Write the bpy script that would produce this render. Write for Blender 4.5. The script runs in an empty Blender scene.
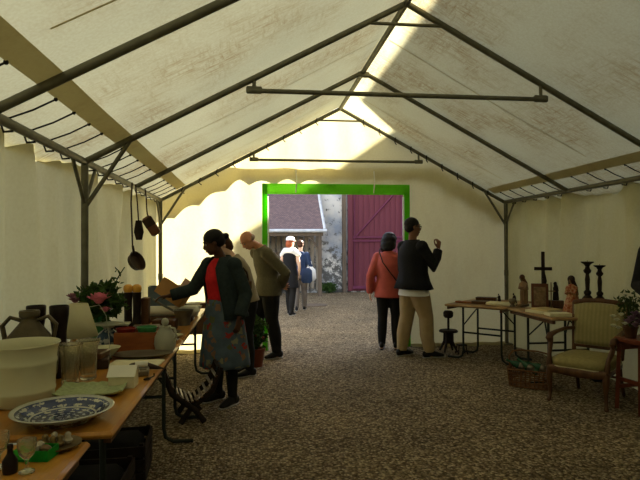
import bpy, math, random
from mathutils import Vector, Matrix, noise
PI = math.pi
random.seed(7)
V = Vector
C = bpy.context.scene.collection
sc = bpy.context.scene

# ------------------------------------------------------------------ helpers
class MB:
    """collects geometry for ONE mesh object"""
    def __init__(s): s.v = []; s.f = []; s.m = []; s.mi = 0
    def add(s, vs, fs):
        o = len(s.v); s.v += [tuple(p) for p in vs]
        for f in fs: s.f.append(tuple(i + o for i in f)); s.m.append(s.mi)
    def box(s, c, d, M=None, taper=1.0):
        x, y, z = d[0] / 2, d[1] / 2, d[2] / 2
        P = []
        for sz in (-1, 1):
            k = taper if sz > 0 else 1
            for sx, sy in ((-1, -1), (1, -1), (1, 1), (-1, 1)): P.append(V((sx * x * k, sy * y * k, sz * z)))
        if M is not None: P = [M @ p for p in P]
        c = V(c)
        s.add([p + c for p in P], [(3, 2, 1, 0), (4, 5, 6, 7), (0, 1, 5, 4), (1, 2, 6, 5), (2, 3, 7, 6), (3, 0, 4, 7)])
    def rbox(s, c, d, b, M=None):
        # box with chamfered edges (lofted rings, rounded corners in plan)
        x, y, z = d[0] / 2, d[1] / 2, d[2] / 2; b = min(b, x * .9, y * .9, z * .9)
        rings = []
        for zz, ins in ((-z, b), (-z + b, 0), (z - b, 0), (z, b)):
            r = []
            for cx, cy, a0 in ((1, 1, 0), (-1, 1, 90), (-1, -1, 180), (1, -1, 270)):
                for k in range(3):
                    a = math.radians(a0 + k * 45)
                    r.append(V((cx * (x - b) + math.cos(a) * (b - ins), cy * (y - b) + math.sin(a) * (b - ins), zz)))
            rings.append(r)
        if M is not None: rings = [[M @ p for p in r] for r in rings]
        c = V(c); s.loft([[p + c for p in r] for r in rings])
    def loft(s, rings, cap=True, closed=True):
        n = len(rings[0]); vs = [p for r in rings for p in r]; fs = []
        for i in range(len(rings) - 1):
            for j in range(n if closed else n - 1):
                k = (j + 1) % n
                fs.append((i * n + j, i * n + k, (i + 1) * n + k, (i + 1) * n + j))
        if cap: fs.append(tuple(range(n - 1, -1, -1))); fs.append(tuple((len(rings) - 1) * n + j for j in range(n)))
        s.add(vs, fs)
    def lathe(s, prof, seg=24, c=(0, 0, 0), M=None, cap=True):
        rings = [[V((r * math.cos(2 * PI * j / seg), r * math.sin(2 * PI * j / seg), z)) for j in range(seg)] for r, z in prof]
        if M is not None: rings = [[M @ p for p in r] for r in rings]
        c = V(c); s.loft([[p + c for p in r] for r in rings], cap)
    def tube(s, pts, r, seg=8, side=None, round_=False):
        """pts: path; r: radius, list of radii or list of (ra, rb); side = vector the first radius lies along"""
        pts = [V(p) for p in pts]; n = len(pts)
        R = [r] * n if not isinstance(r, (list, tuple)) else list(r)
        R = [(q, q) if not isinstance(q, (list, tuple)) else q for q in R]
        if round_:
            d0 = (pts[0] - pts[1]).normalized(); d1 = (pts[-1] - pts[-2]).normalized()
            def cap(p, d, q):
                m = min(q); return [(p + d * m * math.sin(t), (q[0] * math.cos(t), q[1] * math.cos(t))) for t in (.5, 1.0, 1.4)]
            a = cap(pts[0], d0, R[0])[::-1]; b = cap(pts[-1], d1, R[-1])
            pts = [x[0] for x in a] + pts + [x[0] for x in b]; R = [x[1] for x in a] + R + [x[1] for x in b]; n = len(pts)
        rings = []; prev = None
        for i, p in enumerate(pts):
            t = (pts[min(i + 1, n - 1)] - pts[max(i - 1, 0)])
            t = t.normalized() if t.length > 1e-9 else V((0, 0, 1))
            if side is not None: u = V(side)
            elif prev is None: u = V((0, 0, 1)) if abs(t.z) < .9 else V((1, 0, 0))
            else: u = prev
            u = (u - t * u.dot(t))
            if u.length < 1e-6: u = t.orthogonal()
            u.normalize(); prev = u; w = t.cross(u)
            rings.append([p + u * (R[i][0] * math.cos(2 * PI * j / seg)) + w * (R[i][1] * math.sin(2 * PI * j / seg)) for j in range(seg)])
        s.loft(rings)
    def ball(s, c, r, M=None, seg=14, rg=8):
        r = (r, r, r) if not isinstance(r, (list, tuple)) else r
        vs = [V((0, 0, -r[2]))]; fs = []
        for i in range(1, rg):
            a = -PI / 2 + PI * i / rg
            for j in range(seg):
                b = 2 * PI * j / seg
                vs.append(V((r[0] * math.cos(a) * math.cos(b), r[1] * math.cos(a) * math.sin(b), r[2] * math.sin(a))))
        vs.append(V((0, 0, r[2]))); L = len(vs) - 1
        for j in range(seg):
            k = (j + 1) % seg
            fs.append((0, 1 + k, 1 + j)); fs.append((L, L - seg + j, L - seg + k))
            for i in range(rg - 2): fs.append((1 + i * seg + j, 1 + i * seg + k, 1 + (i + 1) * seg + k, 1 + (i + 1) * seg + j))
        if M is not None: vs = [M @ p for p in vs]
        s.add([p + V(c) for p in vs], fs)
    def grid(s, fn, nu, nv, skip=None):
        vs = [fn(i / nu, j / nv) for j in range(nv + 1) for i in range(nu + 1)]
        fs = [(j * (nu + 1) + i, j * (nu + 1) + i + 1, (j + 1) * (nu + 1) + i + 1, (j + 1) * (nu + 1) + i)
              for j in range(nv) for i in range(nu) if not (skip and skip(i, j))]
        s.add(vs, fs)

def obj(name, mb, mats, parent=None, smooth=40, voxel=None, solid=None, sm=4, loc=None):
    me = bpy.data.meshes.new(name); me.from_pydata(mb.v, [], mb.f); me.update()
    o = bpy.data.objects.new(name, me); C.objects.link(o)
    mats = mats if isinstance(mats, (list, tuple)) else [mats]
    for m in mats: me.materials.append(m)
    if len(mats) > 1:
        for p, i in zip(me.polygons, mb.m): p.material_index = i
    if smooth:
        me.shade_smooth()
        if smooth < 180 and not voxel: me.set_sharp_from_angle(angle=math.radians(smooth))
    if parent: o.parent = parent
    if loc is not None: o.location = loc
    if solid:
        md = o.modifiers.new('solid', 'SOLIDIFY'); md.thickness = solid; md.offset = 0
    if voxel:
        md = o.modifiers.new('join', 'REMESH'); md.mode = 'VOXEL'; md.voxel_size = voxel; md.use_smooth_shade = True
        md = o.modifiers.new('soft', 'SMOOTH'); md.iterations = sm; md.factor = .5
    return o

def thing(name, label, cat, loc=(0, 0, 0), rot=0, group=None):
    o = bpy.data.objects.new(name, None); C.objects.link(o); o.empty_display_size = .1
    o.location = loc; o.rotation_euler = (0, 0, math.radians(rot)); o['label'] = label; o['category'] = cat
    if group: o['group'] = group
    return o
def tag(o, label, cat, group=None, loc=None, rot=None):
    o['label'] = label; o['category'] = cat
    if group: o['group'] = group
    if loc is not None: o.location = loc
    if rot is not None: o.rotation_euler = (0, 0, math.radians(rot))
    return o
def struct(o): o['kind'] = 'structure'; return o
def dup(root, label, loc=None, rot=None, group=None):
    r = root.copy(); C.objects.link(r); r['label'] = label
    if group: r['group'] = group
    if loc is not None: r.location = loc
    if rot is not None: r.rotation_euler = (0, 0, math.radians(rot))
    for ch in root.children:
        c = ch.copy(); C.objects.link(c); c.parent = r
        for g in ch.children:
            d = g.copy(); C.objects.link(d); d.parent = c
    return r
def rotm(ax, deg): return Matrix.Rotation(math.radians(deg), 3, ax)

# ------------------------------------------------------------------ materials
def mat(name, col, rough=.7, var=.25, scale=8, metal=0, bump=0, col2=None, stretch=None, spec=.15, trans=0, ior=1.45, coat=0, bscale=None, wave=None, detail=4, contrast=(.3, .7)):
    m = bpy.data.materials.new(name); m.use_nodes = True; nt = m.node_tree; N = nt.nodes; L = nt.links
    b = N['Principled BSDF']; b.inputs['Roughness'].default_value = rough; b.inputs['Metallic'].default_value = metal
    b.inputs['Specular IOR Level'].default_value = spec; b.inputs['Transmission Weight'].default_value = trans; b.inputs['IOR'].default_value = ior
    b.inputs['Coat Weight'].default_value = coat
    tc = N.new('ShaderNodeTexCoord'); mp = N.new('ShaderNodeMapping'); L.new(tc.outputs['Object'], mp.inputs[0])
    if stretch: mp.inputs['Scale'].default_value = stretch
    nz = N.new('ShaderNodeTexNoise'); nz.inputs['Scale'].default_value = scale; nz.inputs['Detail'].default_value = detail; L.new(mp.outputs[0], nz.inputs[0])
    rp = N.new('ShaderNodeValToRGB'); L.new(nz.outputs['Fac'], rp.inputs[0])
    c2 = col2 or tuple(c * (1 - var) for c in col)
    rp.color_ramp.elements[0].position = contrast[0]; rp.color_ramp.elements[1].position = contrast[1]
    rp.color_ramp.elements[0].color = (*c2, 1); rp.color_ramp.elements[1].color = (*col, 1)
    L.new(rp.outputs[0], b.inputs['Base Color'])
    if bump:
        bn = N.new('ShaderNodeBump'); bn.inputs['Strength'].default_value = bump; bn.inputs['Distance'].default_value = .01
        nb = N.new('ShaderNodeTexNoise'); nb.inputs['Scale'].default_value = bscale or scale * 4; L.new(mp.outputs[0], nb.inputs[0])
        L.new(nb.outputs['Fac'], bn.inputs['Height']); L.new(bn.outputs[0], b.inputs['Normal'])
    return m

def fabric(name, col, stain, trans, streak=(1, 1, 1), sscale=3, lo=.5, hi=.75, fine=60, stain_w=.6, patch=None):
    """canvas that lets light through: diffuse + translucent"""
    m = bpy.data.materials.new(name); m.use_nodes = True; nt = m.node_tree; N = nt.nodes; L = nt.links
    N.remove(N['Principled BSDF']); out = N['Material Output']
    tc = N.new('ShaderNodeTexCoord'); mp = N.new('ShaderNodeMapping'); mp.inputs['Scale'].default_value = streak; L.new(tc.outputs['Object'], mp.inputs[0])
    n1 = N.new('ShaderNodeTexNoise'); n1.inputs['Scale'].default_value = sscale; n1.inputs['Detail'].default_value = 8; n1.inputs['Roughness'].default_value = .7; L.new(mp.outputs[0], n1.inputs[0])
    r1 = N.new('ShaderNodeMapRange'); r1.inputs[1].default_value = lo; r1.inputs[2].default_value = hi; r1.inputs[4].default_value = stain_w; L.new(n1.outputs['Fac'], r1.inputs[0])
    if patch:
        # worn lines across the other way, both kept to large irregular patches
        mp2 = N.new('ShaderNodeMapping'); mp2.inputs['Scale'].default_value = (streak[1], streak[0], streak[1]); L.new(tc.outputs['Object'], mp2.inputs[0])
        n3 = N.new('ShaderNodeTexNoise'); n3.inputs['Scale'].default_value = sscale; n3.inputs['Detail'].default_value = 8; n3.inputs['Roughness'].default_value = .75; L.new(mp2.outputs[0], n3.inputs[0])
        r3 = N.new('ShaderNodeMapRange'); r3.inputs[1].default_value = lo + .03; r3.inputs[2].default_value = hi; r3.inputs[4].default_value = stain_w; L.new(n3.outputs['Fac'], r3.inputs[0])
        n4 = N.new('ShaderNodeTexNoise'); n4.inputs['Scale'].default_value = patch; n4.inputs['Detail'].default_value = 4; L.new(tc.outputs['Object'], n4.inputs[0])
        r4 = N.new('ShaderNodeMapRange'); r4.inputs[1].default_value = .42; r4.inputs[2].default_value = .66; r4.inputs[4].default_value = .8; L.new(n4.outputs['Fac'], r4.inputs[0])
        mxx = N.new('ShaderNodeMath'); mxx.operation = 'MAXIMUM'; L.new(r1.outputs[0], mxx.inputs[0]); L.new(r3.outputs[0], mxx.inputs[1])
        r1 = N.new('ShaderNodeMath'); r1.operation = 'MULTIPLY'; L.new(mxx.outputs[0], r1.inputs[0]); L.new(r4.outputs[0], r1.inputs[1])
    n2 = N.new('ShaderNodeTexNoise'); n2.inputs['Scale'].default_value = fine; n2.inputs['Detail'].default_value = 3; L.new(tc.outputs['Object'], n2.inputs[0])
    r2 = N.new('ShaderNodeMapRange'); r2.inputs[1].default_value = .35; r2.inputs[2].default_value = .75; r2.inputs[4].default_value = .22; L.new(n2.outputs['Fac'], r2.inputs[0])
    ad = N.new('ShaderNodeMath'); ad.operation = 'ADD'; ad.use_clamp = True; L.new(r1.outputs[0], ad.inputs[0]); L.new(r2.outputs[0], ad.inputs[1])
    mx = N.new('ShaderNodeMix'); mx.data_type = 'RGBA'; mx.inputs[6].default_value = (*col, 1); mx.inputs[7].default_value = (*stain, 1); L.new(ad.outputs[0], mx.inputs[0])
    d = N.new('ShaderNodeBsdfDiffuse'); t = N.new('ShaderNodeBsdfTranslucent'); s = N.new('ShaderNodeMixShader'); s.inputs[0].default_value = trans
    L.new(mx.outputs[2], d.inputs[0]); L.new(mx.outputs[2], t.inputs[0]); L.new(d.outputs[0], s.inputs[1]); L.new(t.outputs[0], s.inputs[2]); L.new(s.outputs[0], out.inputs[0])
    return m

def wood(name, c1, c2, rough=.45, scale=3, ax=(8, 1, 8), coat=.2):
    return mat(name, c1, rough, col2=c2, scale=scale, stretch=ax, coat=coat, bump=.15, detail=6)

M_roof = fabric('canvas_roof', (.54, .525, .335), (.30, .20, .08), .18, (1.2, 7, 1.2), 4.5, .42, .66, 60, 1.0, patch=1.3)
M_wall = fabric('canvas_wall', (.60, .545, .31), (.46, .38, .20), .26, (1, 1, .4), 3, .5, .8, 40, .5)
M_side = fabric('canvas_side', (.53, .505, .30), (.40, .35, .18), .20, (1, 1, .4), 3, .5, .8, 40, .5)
M_band = fabric('canvas_band', (.46, .39, .20), (.36, .29, .14), .45, (1, 1, 1), 5)
M_green = fabric('green_canvas', (.16, .66, .03), (.08, .46, .01), .45, (1, 1, 1), 6)
M_white = fabric('white_strap', (.85, .85, .8), (.7, .7, .6), .3)
M_steel = mat('galvanised_steel', (.17, .16, .11), .5, .3, 12, .5)
M_dark = mat('dark_painted_metal', (.03, .035, .028), .5, .3, 12, .3)
M_black = mat('black_cord', (.02, .02, .018), .6)
M_table = wood('varnished_pine', (.50, .235, .035), (.33, .13, .018), .35, 2.2, (9, .8, 9), .4)
M_table2 = wood('worn_table_wood', (.38, .24, .11), (.22, .12, .05), .5, 3, (2, 2, 2))
M_edge = mat('pale_table_edge', (.55, .42, .2), .6)
M_ceram = mat('cream_enamel', (.58, .56, .36), .35, .08, 5, coat=.4)
M_stone = mat('brown_stoneware', (.115, .09, .05), .45, .5, 14, bump=.2)
M_dvase = mat('dark_brown_pottery', (.018, .010, .007), .4, .3, 10, coat=.1)
M_shade = fabric('lampshade_cloth', (.72, .68, .46), (.6, .55, .35), .4)
M_glass = mat('pressed_glass', (.95, .90, .72), .06, .05, 60, trans=.95, bump=.35, bscale=90)
M_glassg = mat('pale_green_glass', (.52, .60, .30), .3, .3, 40, trans=.25, bump=.6, bscale=60)
M_white2 = mat('white_card', (.75, .73, .62), .7, .08)
M_paper = mat('cream_paper', (.70, .64, .42), .8, .12, 20)
M_pewter = mat('pewter', (.20, .17, .12), .4, .3, 8, .7)
M_frost = mat('frosted_glass', (.50, .50, .38), .35, .15, 10, trans=.35)
M_wbox = wood('reddish_wood', (.30, .10, .03), (.20, .06, .02), .5, 4, (2, 8, 8))
M_wdark = wood('dark_walnut', (.10, .045, .018), (.05, .022, .01), .4, 4, (6, 6, 1))
M_wmid = wood('mid_brown_wood', (.11, .05, .02), (.06, .026, .011), .5, 4, (6, 6, 1))
M_card = mat('brown_cardboard', (.42, .22, .075), .8, .15, 10)
M_amber = mat('amber_glass', (.75, .36, .05), .25, .2, 12, coat=.4)
M_brass = mat('aged_brass', (.20, .14, .06), .35, .4, 30, .8)
M_greenb = mat('green_card', (.01, .24, .02), .6, .2, 14)
M_greenc = mat('green_glazed_bowl', (.06, .26, .09), .4, .3, 14)
M_red = mat('red_knit', (.62, .02, .025), .85, .25, 30)
M_redd = mat('dark_red_glass', (.22, .02, .015), .3, .3, 9)
M_blue = mat('slate_blue_plastic', (.10, .14, .17), .6)
M_leather = mat('dark_brown_leather', (.045, .025, .015), .5, .4, 9)
M_leatherb = mat('reddish_brown_leather', (.13, .05, .025), .5, .4, 9)
M_foli = mat('dark_green_leaf', (.05, .10, .02), .6, .5, 10)
M_stem = mat('green_stem', (.05, .08, .02), .7)
M_rose = mat('pink_rose_petal', (.80, .22, .30), .7, .5, 16)
M_rose2 = mat('faded_mauve_petal', (.32, .13, .16), .7, .4, 16)
M_petal = mat('white_blossom', (.78, .78, .60), .7)
M_lilac = mat('lilac_blossom', (.34, .20, .30), .7, .4, 20)
M_shell = mat('shell', (.50, .44, .32), .4, .5, 30)
M_shelld = mat('brown_shell', (.22, .14, .07), .4, .5, 30)
M_skinb = mat('dark_brown_skin', (.085, .038, .022), .5, .12, 6)
M_skin = mat('tanned_skin', (.50, .23, .13), .5, .12, 6)
M_skinl = mat('light_skin', (.62, .40, .29), .5, .1, 6)
M_skinm = mat('brown_skin', (.20, .095, .055), .5, .1, 6)
M_hairk = mat('black_hair', (.012, .010, .009), .5, .3, 40)
M_hairb = mat('brown_hair', (.07, .03, .015), .5, .4, 40)
M_hairg = mat('auburn_hair', (.35, .09, .035), .5, .3, 40)
M_hairgrey = mat('grey_stubble_hair', (.36, .25, .18), .6, .3, 40)
M_eye = mat('eye_white', (.25, .2, .17), .3, .05); M_iris = mat('dark_iris', (.02, .012, .01), .3)
M_lip = mat('lips', (.22, .06, .05), .5)
M_jacket = mat('charcoal_denim', (.026, .037, .038), .85, .3, 30)
M_suit = mat('black_wool', (.012, .012, .014), .8, .3, 40)
M_khaki = mat('khaki_cotton', (.36, .26, .14), .85, .15, 12)
M_olive = mat('olive_grey_knit', (.12, .105, .065), .9, .2, 40)
M_trous = mat('dark_trouser_cloth', (.014, .013, .012), .85)
M_coral = mat('coral_cotton', (.46, .095, .075), .8, .15, 12)
M_beige = mat('beige_jacket_cloth', (.27, .22, .14), .85, .12, 12)
M_tan = mat('tan_canvas_bag', (.28, .18, .09), .8)
M_whitec = mat('white_cotton', (.78, .78, .76), .8, .08)
M_navy = mat('navy_cloth', (.03, .05, .11), .8)
M_greyt = mat('grey_brown_trousers', (.18, .15, .12), .85)
M_shoe = mat('black_shoe_leather', (.012, .011, .01), .4)
M_sole = mat('pale_shoe_sole', (.35, .33, .28), .7)
M_uph = mat('ochre_velvet', (.30, .25, .10), .85, .25, 30, stretch=(1, 1, 1))
M_piping = mat('pale_braid', (.50, .44, .26), .8)
M_redwood = wood('red_stained_wood', (.17, .04, .015), (.11, .024, .01), .45, 4, (6, 6, 1))
M_terr = mat('red_terracotta_glaze', (.25, .055, .02), .4, .6, 40, col2=(.40, .22, .10), contrast=(.40, .60))
M_plast = mat('pale_plaster_flesh', (.28, .17, .09), .6, .2, 12)
M_wick = mat('brown_wicker', (.16, .075, .03), .7, .4, 40)
M_bottle = mat('dark_green_glass', (.03, .10, .05), .15, .3, 10, coat=.4)
M_iron = mat('dark_rusty_iron', (.03, .02, .015), .6, .4, 20, .3)
M_bin = mat('grey_zinc', (.20, .20, .17), .4, .3, 15, .6)

def skirt_mat():
    m = mat('floral_print_cotton', (.085, .115, .145), .85, .3, 12); nt = m.node_tree; N = nt.nodes; L = nt.links
    b = N['Principled BSDF']; base = b.inputs['Base Color'].links[0].from_socket
    tc = N.new('ShaderNodeTexCoord'); vo = N.new('ShaderNodeTexVoronoi'); vo.inputs['Scale'].default_value = 14; dn = N.new('ShaderNodeTexNoise'); dn.inputs['Scale'].default_value = 18; L.new(tc.outputs['Object'], dn.inputs[0]); dm = N.new('ShaderNodeMix'); dm.data_type = 'VECTOR'; dm.inputs[0].default_value = .09; L.new(tc.outputs['Object'], dm.inputs[4]); L.new(dn.outputs['Color'], dm.inputs[5]); L.new(dm.outputs[1], vo.inputs[0])
    lt = N.new('ShaderNodeMath'); lt.operation = 'LESS_THAN'; lt.inputs[1].default_value = .42; L.new(vo.outputs['Distance'], lt.inputs[0])
    nz = N.new('ShaderNodeTexNoise'); nz.inputs['Scale'].default_value = 3.5; L.new(tc.outputs['Object'], nz.inputs[0])
    g = N.new('ShaderNodeMath'); g.operation = 'GREATER_THAN'; g.inputs[1].default_value = .43; L.new(nz.outputs['Fac'], g.inputs[0])
    mu = N.new('ShaderNodeMath'); mu.operation = 'MULTIPLY'; L.new(lt.outputs[0], mu.inputs[0]); L.new(g.outputs[0], mu.inputs[1])
    sp = N.new('ShaderNodeSeparateColor'); L.new(vo.outputs['Color'], sp.inputs[0])
    rp = N.new('ShaderNodeValToRGB'); rp.color_ramp.interpolation = 'CONSTANT'; e = rp.color_ramp.elements
    e[0].color = (.26, .035, .03, 1); e[1].position = .25; e[1].color = (.20, .11, .07, 1)
    k = e.new(.62); k.color = (.20, .19, .12, 1); k = e.new(.8); k.color = (.09, .10, .05, 1)
    L.new(sp.outputs[0], rp.inputs[0])
    mx = N.new('ShaderNodeMix'); mx.data_type = 'RGBA'; L.new(mu.outputs[0], mx.inputs[0]); L.new(base, mx.inputs[6]); L.new(rp.outputs[0], mx.inputs[7]); L.new(mx.outputs[2], b.inputs['Base Color'])
    return m
M_skirt = skirt_mat()

def plate_mat():
    m = mat('blue_and_white_glaze', (.50, .50, .42), .2, .1, 5, coat=.5); nt = m.node_tree; N = nt.nodes; L = nt.links
    b = N['Principled BSDF']
    tc = N.new('ShaderNodeTexCoord'); sx = N.new('ShaderNodeSeparateXYZ'); L.new(tc.outputs['Object'], sx.inputs[0])
    def mth(op, a, b_=None, c=None):
        n = N.new('ShaderNodeMath'); n.operation = op
        for i, q in enumerate((a, b_, c)):
            if q is None: continue
            if isinstance(q, (int, float)): n.inputs[i].default_value = q
            else: L.new(q, n.inputs[i])
        return n.outputs[0]
    r = mth('SQRT', mth('ADD', mth('MULTIPLY', sx.outputs[0], sx.outputs[0]), mth('MULTIPLY', sx.outputs[1], sx.outputs[1])))
    an = mth('ARCTAN2', sx.outputs[1], sx.outputs[0])
    pet = mth('SINE', mth('MULTIPLY', an, 12)); ring = mth('SINE', mth('MULTIPLY', r, 160))
    nz = N.new('ShaderNodeTexNoise'); nz.inputs['Scale'].default_value = 60; nz.inputs['Detail'].default_value = 3; L.new(tc.outputs['Object'], nz.inputs[0])
    q = mth('ADD', mth('MULTIPLY', pet, .12), mth('MULTIPLY', ring, .16)); q = mth('ADD', q, nz.outputs['Fac'])
    inb = mth('LESS_THAN', r, .243); q = mth('MULTIPLY', mth('GREATER_THAN', q, .37), inb)
    rg = mth('LESS_THAN', mth('ABSOLUTE', mth('SUBTRACT', r, .17)), .005); q = mth('MULTIPLY', q, mth('SUBTRACT', 1, rg))
    mx = N.new('ShaderNodeMix'); mx.data_type = 'RGBA'; mx.inputs[6].default_value = (.40, .40, .34, 1); mx.inputs[7].default_value = (.035, .05, .12, 1)
    L.new(q, mx.inputs[0]); L.new(mx.outputs[2], b.inputs['Base Color']); return m
M_plate = plate_mat()
M_bluew = mat('blue_painted_glaze', (.40, .42, .40), .25, col2=(.02, .05, .10), scale=22, coat=.4, contrast=(.48, .56))

def stripe_mat():
    m = mat('striped_ochre_velvet', (.34, .29, .13), .85, .15, 30); nt = m.node_tree; N = nt.nodes; L = nt.links
    b = N['Principled BSDF']; base = b.inputs['Base Color'].links[0].from_socket
    tc = N.new('ShaderNodeTexCoord'); w = N.new('ShaderNodeTexWave'); w.bands_direction = 'Y'; w.inputs['Scale'].default_value = 8; L.new(tc.outputs['Object'], w.inputs[0])
    mx = N.new('ShaderNodeMix'); mx.data_type = 'RGBA'; mx.inputs[7].default_value = (.26, .225, .10, 1); L.new(w.outputs[1], mx.inputs[0]); L.new(base, mx.inputs[6]); L.new(mx.outputs[2], b.inputs['Base Color'])
    return m
M_stripe = stripe_mat()

def gravel_mat():
    m = bpy.data.materials.new('gravel'); m.use_nodes = True; nt = m.node_tree; N = nt.nodes; L = nt.links; b = N['Principled BSDF']
    b.inputs['Roughness'].default_value = .9; b.inputs['Specular IOR Level'].default_value = .2
    tc = N.new('ShaderNodeTexCoord'); vo = N.new('ShaderNodeTexVoronoi'); vo.inputs['Scale'].default_value = 52; L.new(tc.outputs['Object'], vo.inputs[0])
    sp = N.new('ShaderNodeSeparateColor'); L.new(vo.outputs['Color'], sp.inputs[0])
    rp = N.new('ShaderNodeValToRGB'); e = rp.color_ramp.elements; e[0].color = (.11, .07, .035, 1); e[1].color = (.56, .44, .27, 1); k = e.new(.5); k.color = (.27, .195, .105, 1)
    L.new(sp.outputs[0], rp.inputs[0])
    nz = N.new('ShaderNodeTexNoise'); nz.inputs['Scale'].default_value = 1.2; nz.inputs['Detail'].default_value = 6; L.new(tc.outputs['Object'], nz.inputs[0])
    mr = N.new('ShaderNodeMapRange'); mr.inputs[1].default_value = .3; mr.inputs[2].default_value = .7; mr.inputs[3].default_value = .72; mr.inputs[4].default_value = 1.15; L.new(nz.outputs['Fac'], mr.inputs[0])
    # stone colour gets darker towards the rim of each cell
    mr2 = N.new('ShaderNodeMapRange'); mr2.inputs[1].default_value = .35; mr2.inputs[2].default_value = .85; mr2.inputs[3].default_value = 1.0; mr2.inputs[4].default_value = .35; L.new(vo.outputs['Distance'], mr2.inputs[0])
    mm = N.new('ShaderNodeMath'); mm.operation = 'MULTIPLY'; L.new(mr.outputs[0], mm.inputs[0]); L.new(mr2.outputs[0], mm.inputs[1])
    mx = N.new('ShaderNodeVectorMath'); mx.operation = 'SCALE'; L.new(rp.outputs[0], mx.inputs[0]); L.new(mm.outputs[0], mx.inputs[3]); L.new(mx.outputs[0], b.inputs['Base Color'])
    bp = N.new('ShaderNodeBump'); bp.invert = True; bp.inputs['Strength'].default_value = 1; bp.inputs['Distance'].default_value = .03; L.new(vo.outputs['Distance'], bp.inputs['Height']); L.new(bp.outputs[0], b.inputs['Normal'])
    return m
M_gravel = gravel_mat()

def plaster_mat():
    m = bpy.data.materials.new('stained_plaster'); m.use_nodes = True; nt = m.node_tree; N = nt.nodes; L = nt.links; b = N['Principled BSDF']; b.inputs['Roughness'].default_value = .95
    tc = N.new('ShaderNodeTexCoord'); n1 = N.new('ShaderNodeTexNoise'); n1.inputs['Scale'].default_value = 1.3; n1.inputs['Detail'].default_value = 5; L.new(tc.outputs['Object'], n1.inputs[0])
    r1 = N.new('ShaderNodeValToRGB'); e = r1.color_ramp.elements; e[0].position = .36; e[0].color = (.30, .33, .38, 1); e[1].position = .6; e[1].color = (.66, .62, .55, 1); L.new(n1.outputs['Fac'], r1.inputs[0])
    n2 = N.new('ShaderNodeTexNoise'); n2.inputs['Scale'].default_value = 5; n2.inputs['Detail'].default_value = 8; n2.inputs['Roughness'].default_value = .75; L.new(tc.outputs['Object'], n2.inputs[0])
    sx = N.new('ShaderNodeSeparateXYZ'); L.new(tc.outputs['Object'], sx.inputs[0])
    mr = N.new('ShaderNodeMapRange'); mr.inputs[1].default_value = 3.2; mr.inputs[2].default_value = .2; mr.inputs[3].default_value = -.08; mr.inputs[4].default_value = .1; L.new(sx.outputs[2], mr.inputs[0])
    ad = N.new('ShaderNodeMath'); L.new(n2.outputs['Fac'], ad.inputs[0]); L.new(mr.outputs[0], ad.inputs[1])
    r2 = N.new('ShaderNodeValToRGB'); e = r2.color_ramp.elements; e[0].position = .52; e[0].color = (0, 0, 0, 1); e[1].position = .6; e[1].color = (1, 1, 1, 1); L.new(ad.outputs[0], r2.inputs[0])
    mx = N.new('ShaderNodeMix'); mx.data_type = 'RGBA'; mx.inputs[7].default_value = (.10, .095, .085, 1); L.new(r2.outputs[0], mx.inputs[0]); L.new(r1.outputs[0], mx.inputs[6])
    L.new(mx.outputs[2], b.inputs['Base Color']); return m
M_plaster = plaster_mat()
M_gate = mat('mauve_painted_boards', (.15, .038, .05), .6, .2, 2.2, stretch=(6, 1, .5))
M_gated = mat('deep_mauve_trim', (.15, .035, .07), .6)
M_tiles = bpy.data.materials.new('brown_roof_tiles'); M_tiles.use_nodes = True
def _tiles(m):
    N = m.node_tree.nodes; L = m.node_tree.links; b = N['Principled BSDF']; b.inputs['Roughness'].default_value = .9
    tc = N.new('ShaderNodeTexCoord'); mp = N.new('ShaderNodeMapping'); L.new(tc.outputs['Object'], mp.inputs[0]); br = N.new('ShaderNodeTexBrick'); L.new(mp.outputs[0], br.inputs[0])
    br.inputs['Scale'].default_value = 7; br.inputs['Color1'].default_value = (.20, .13, .12, 1); br.inputs['Color2'].default_value = (.13, .085, .085, 1); br.inputs['Mortar'].default_value = (.07, .045, .05, 1); br.inputs['Mortar Size'].default_value = .03
    L.new(br.outputs[0], b.inputs['Base Color'])
_tiles(M_tiles)
M_gutter = mat('pale_zinc_gutter', (.62, .64, .66), .5)
M_timber = mat('weathered_timber', (.16, .12, .085), .9, .4, 6, stretch=(8, 8, .6))
M_board = mat('grey_weathered_boards', (.26, .22, .17), .9, .5, 3, stretch=(8, 8, .5))
M_house = mat('far_house_render', (.42, .38, .32), .9, .2, 2)

# ------------------------------------------------------------------ world, sun, camera
XL, XR, XC, ZE, ZR = -1.30, 3.82, 1.28, 2.17, 3.54
FR = [7.87, 6.19, 4.39, 2.85, 1.15, -.55, -2.25]
SUN = V((.66, .45, .46)).normalized()
w = bpy.data.worlds.new('World'); sc.world = w; w.use_nodes = True
nt = w.node_tree; sky = nt.nodes.new('ShaderNodeTexSky'); sky.sky_type = 'NISHITA'; sky.sun_disc = False
sky.sun_elevation = math.asin(SUN.z); sky.sun_rotation = math.atan2(SUN.x, SUN.y); sky.altitude = 100; sky.dust_density = 1.5
hz = nt.nodes.new('ShaderNodeHueSaturation'); hz.inputs['Saturation'].default_value = .5      # hazy pale sky
nt.links.new(sky.outputs[0], hz.inputs['Color']); nt.links.new(hz.outputs[0], nt.nodes['Background'].inputs[0]); nt.nodes['Background'].inputs[1].default_value = .76
sd = bpy.data.lights.new('sun', 'SUN'); sd.energy = 72; sd.angle = .009; sd.color = (1, .93, .80)
so = bpy.data.objects.new('sun', sd); C.objects.link(so); so.location = SUN * 40; so.rotation_euler = SUN.to_track_quat('Z', 'Y').to_euler()

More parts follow.
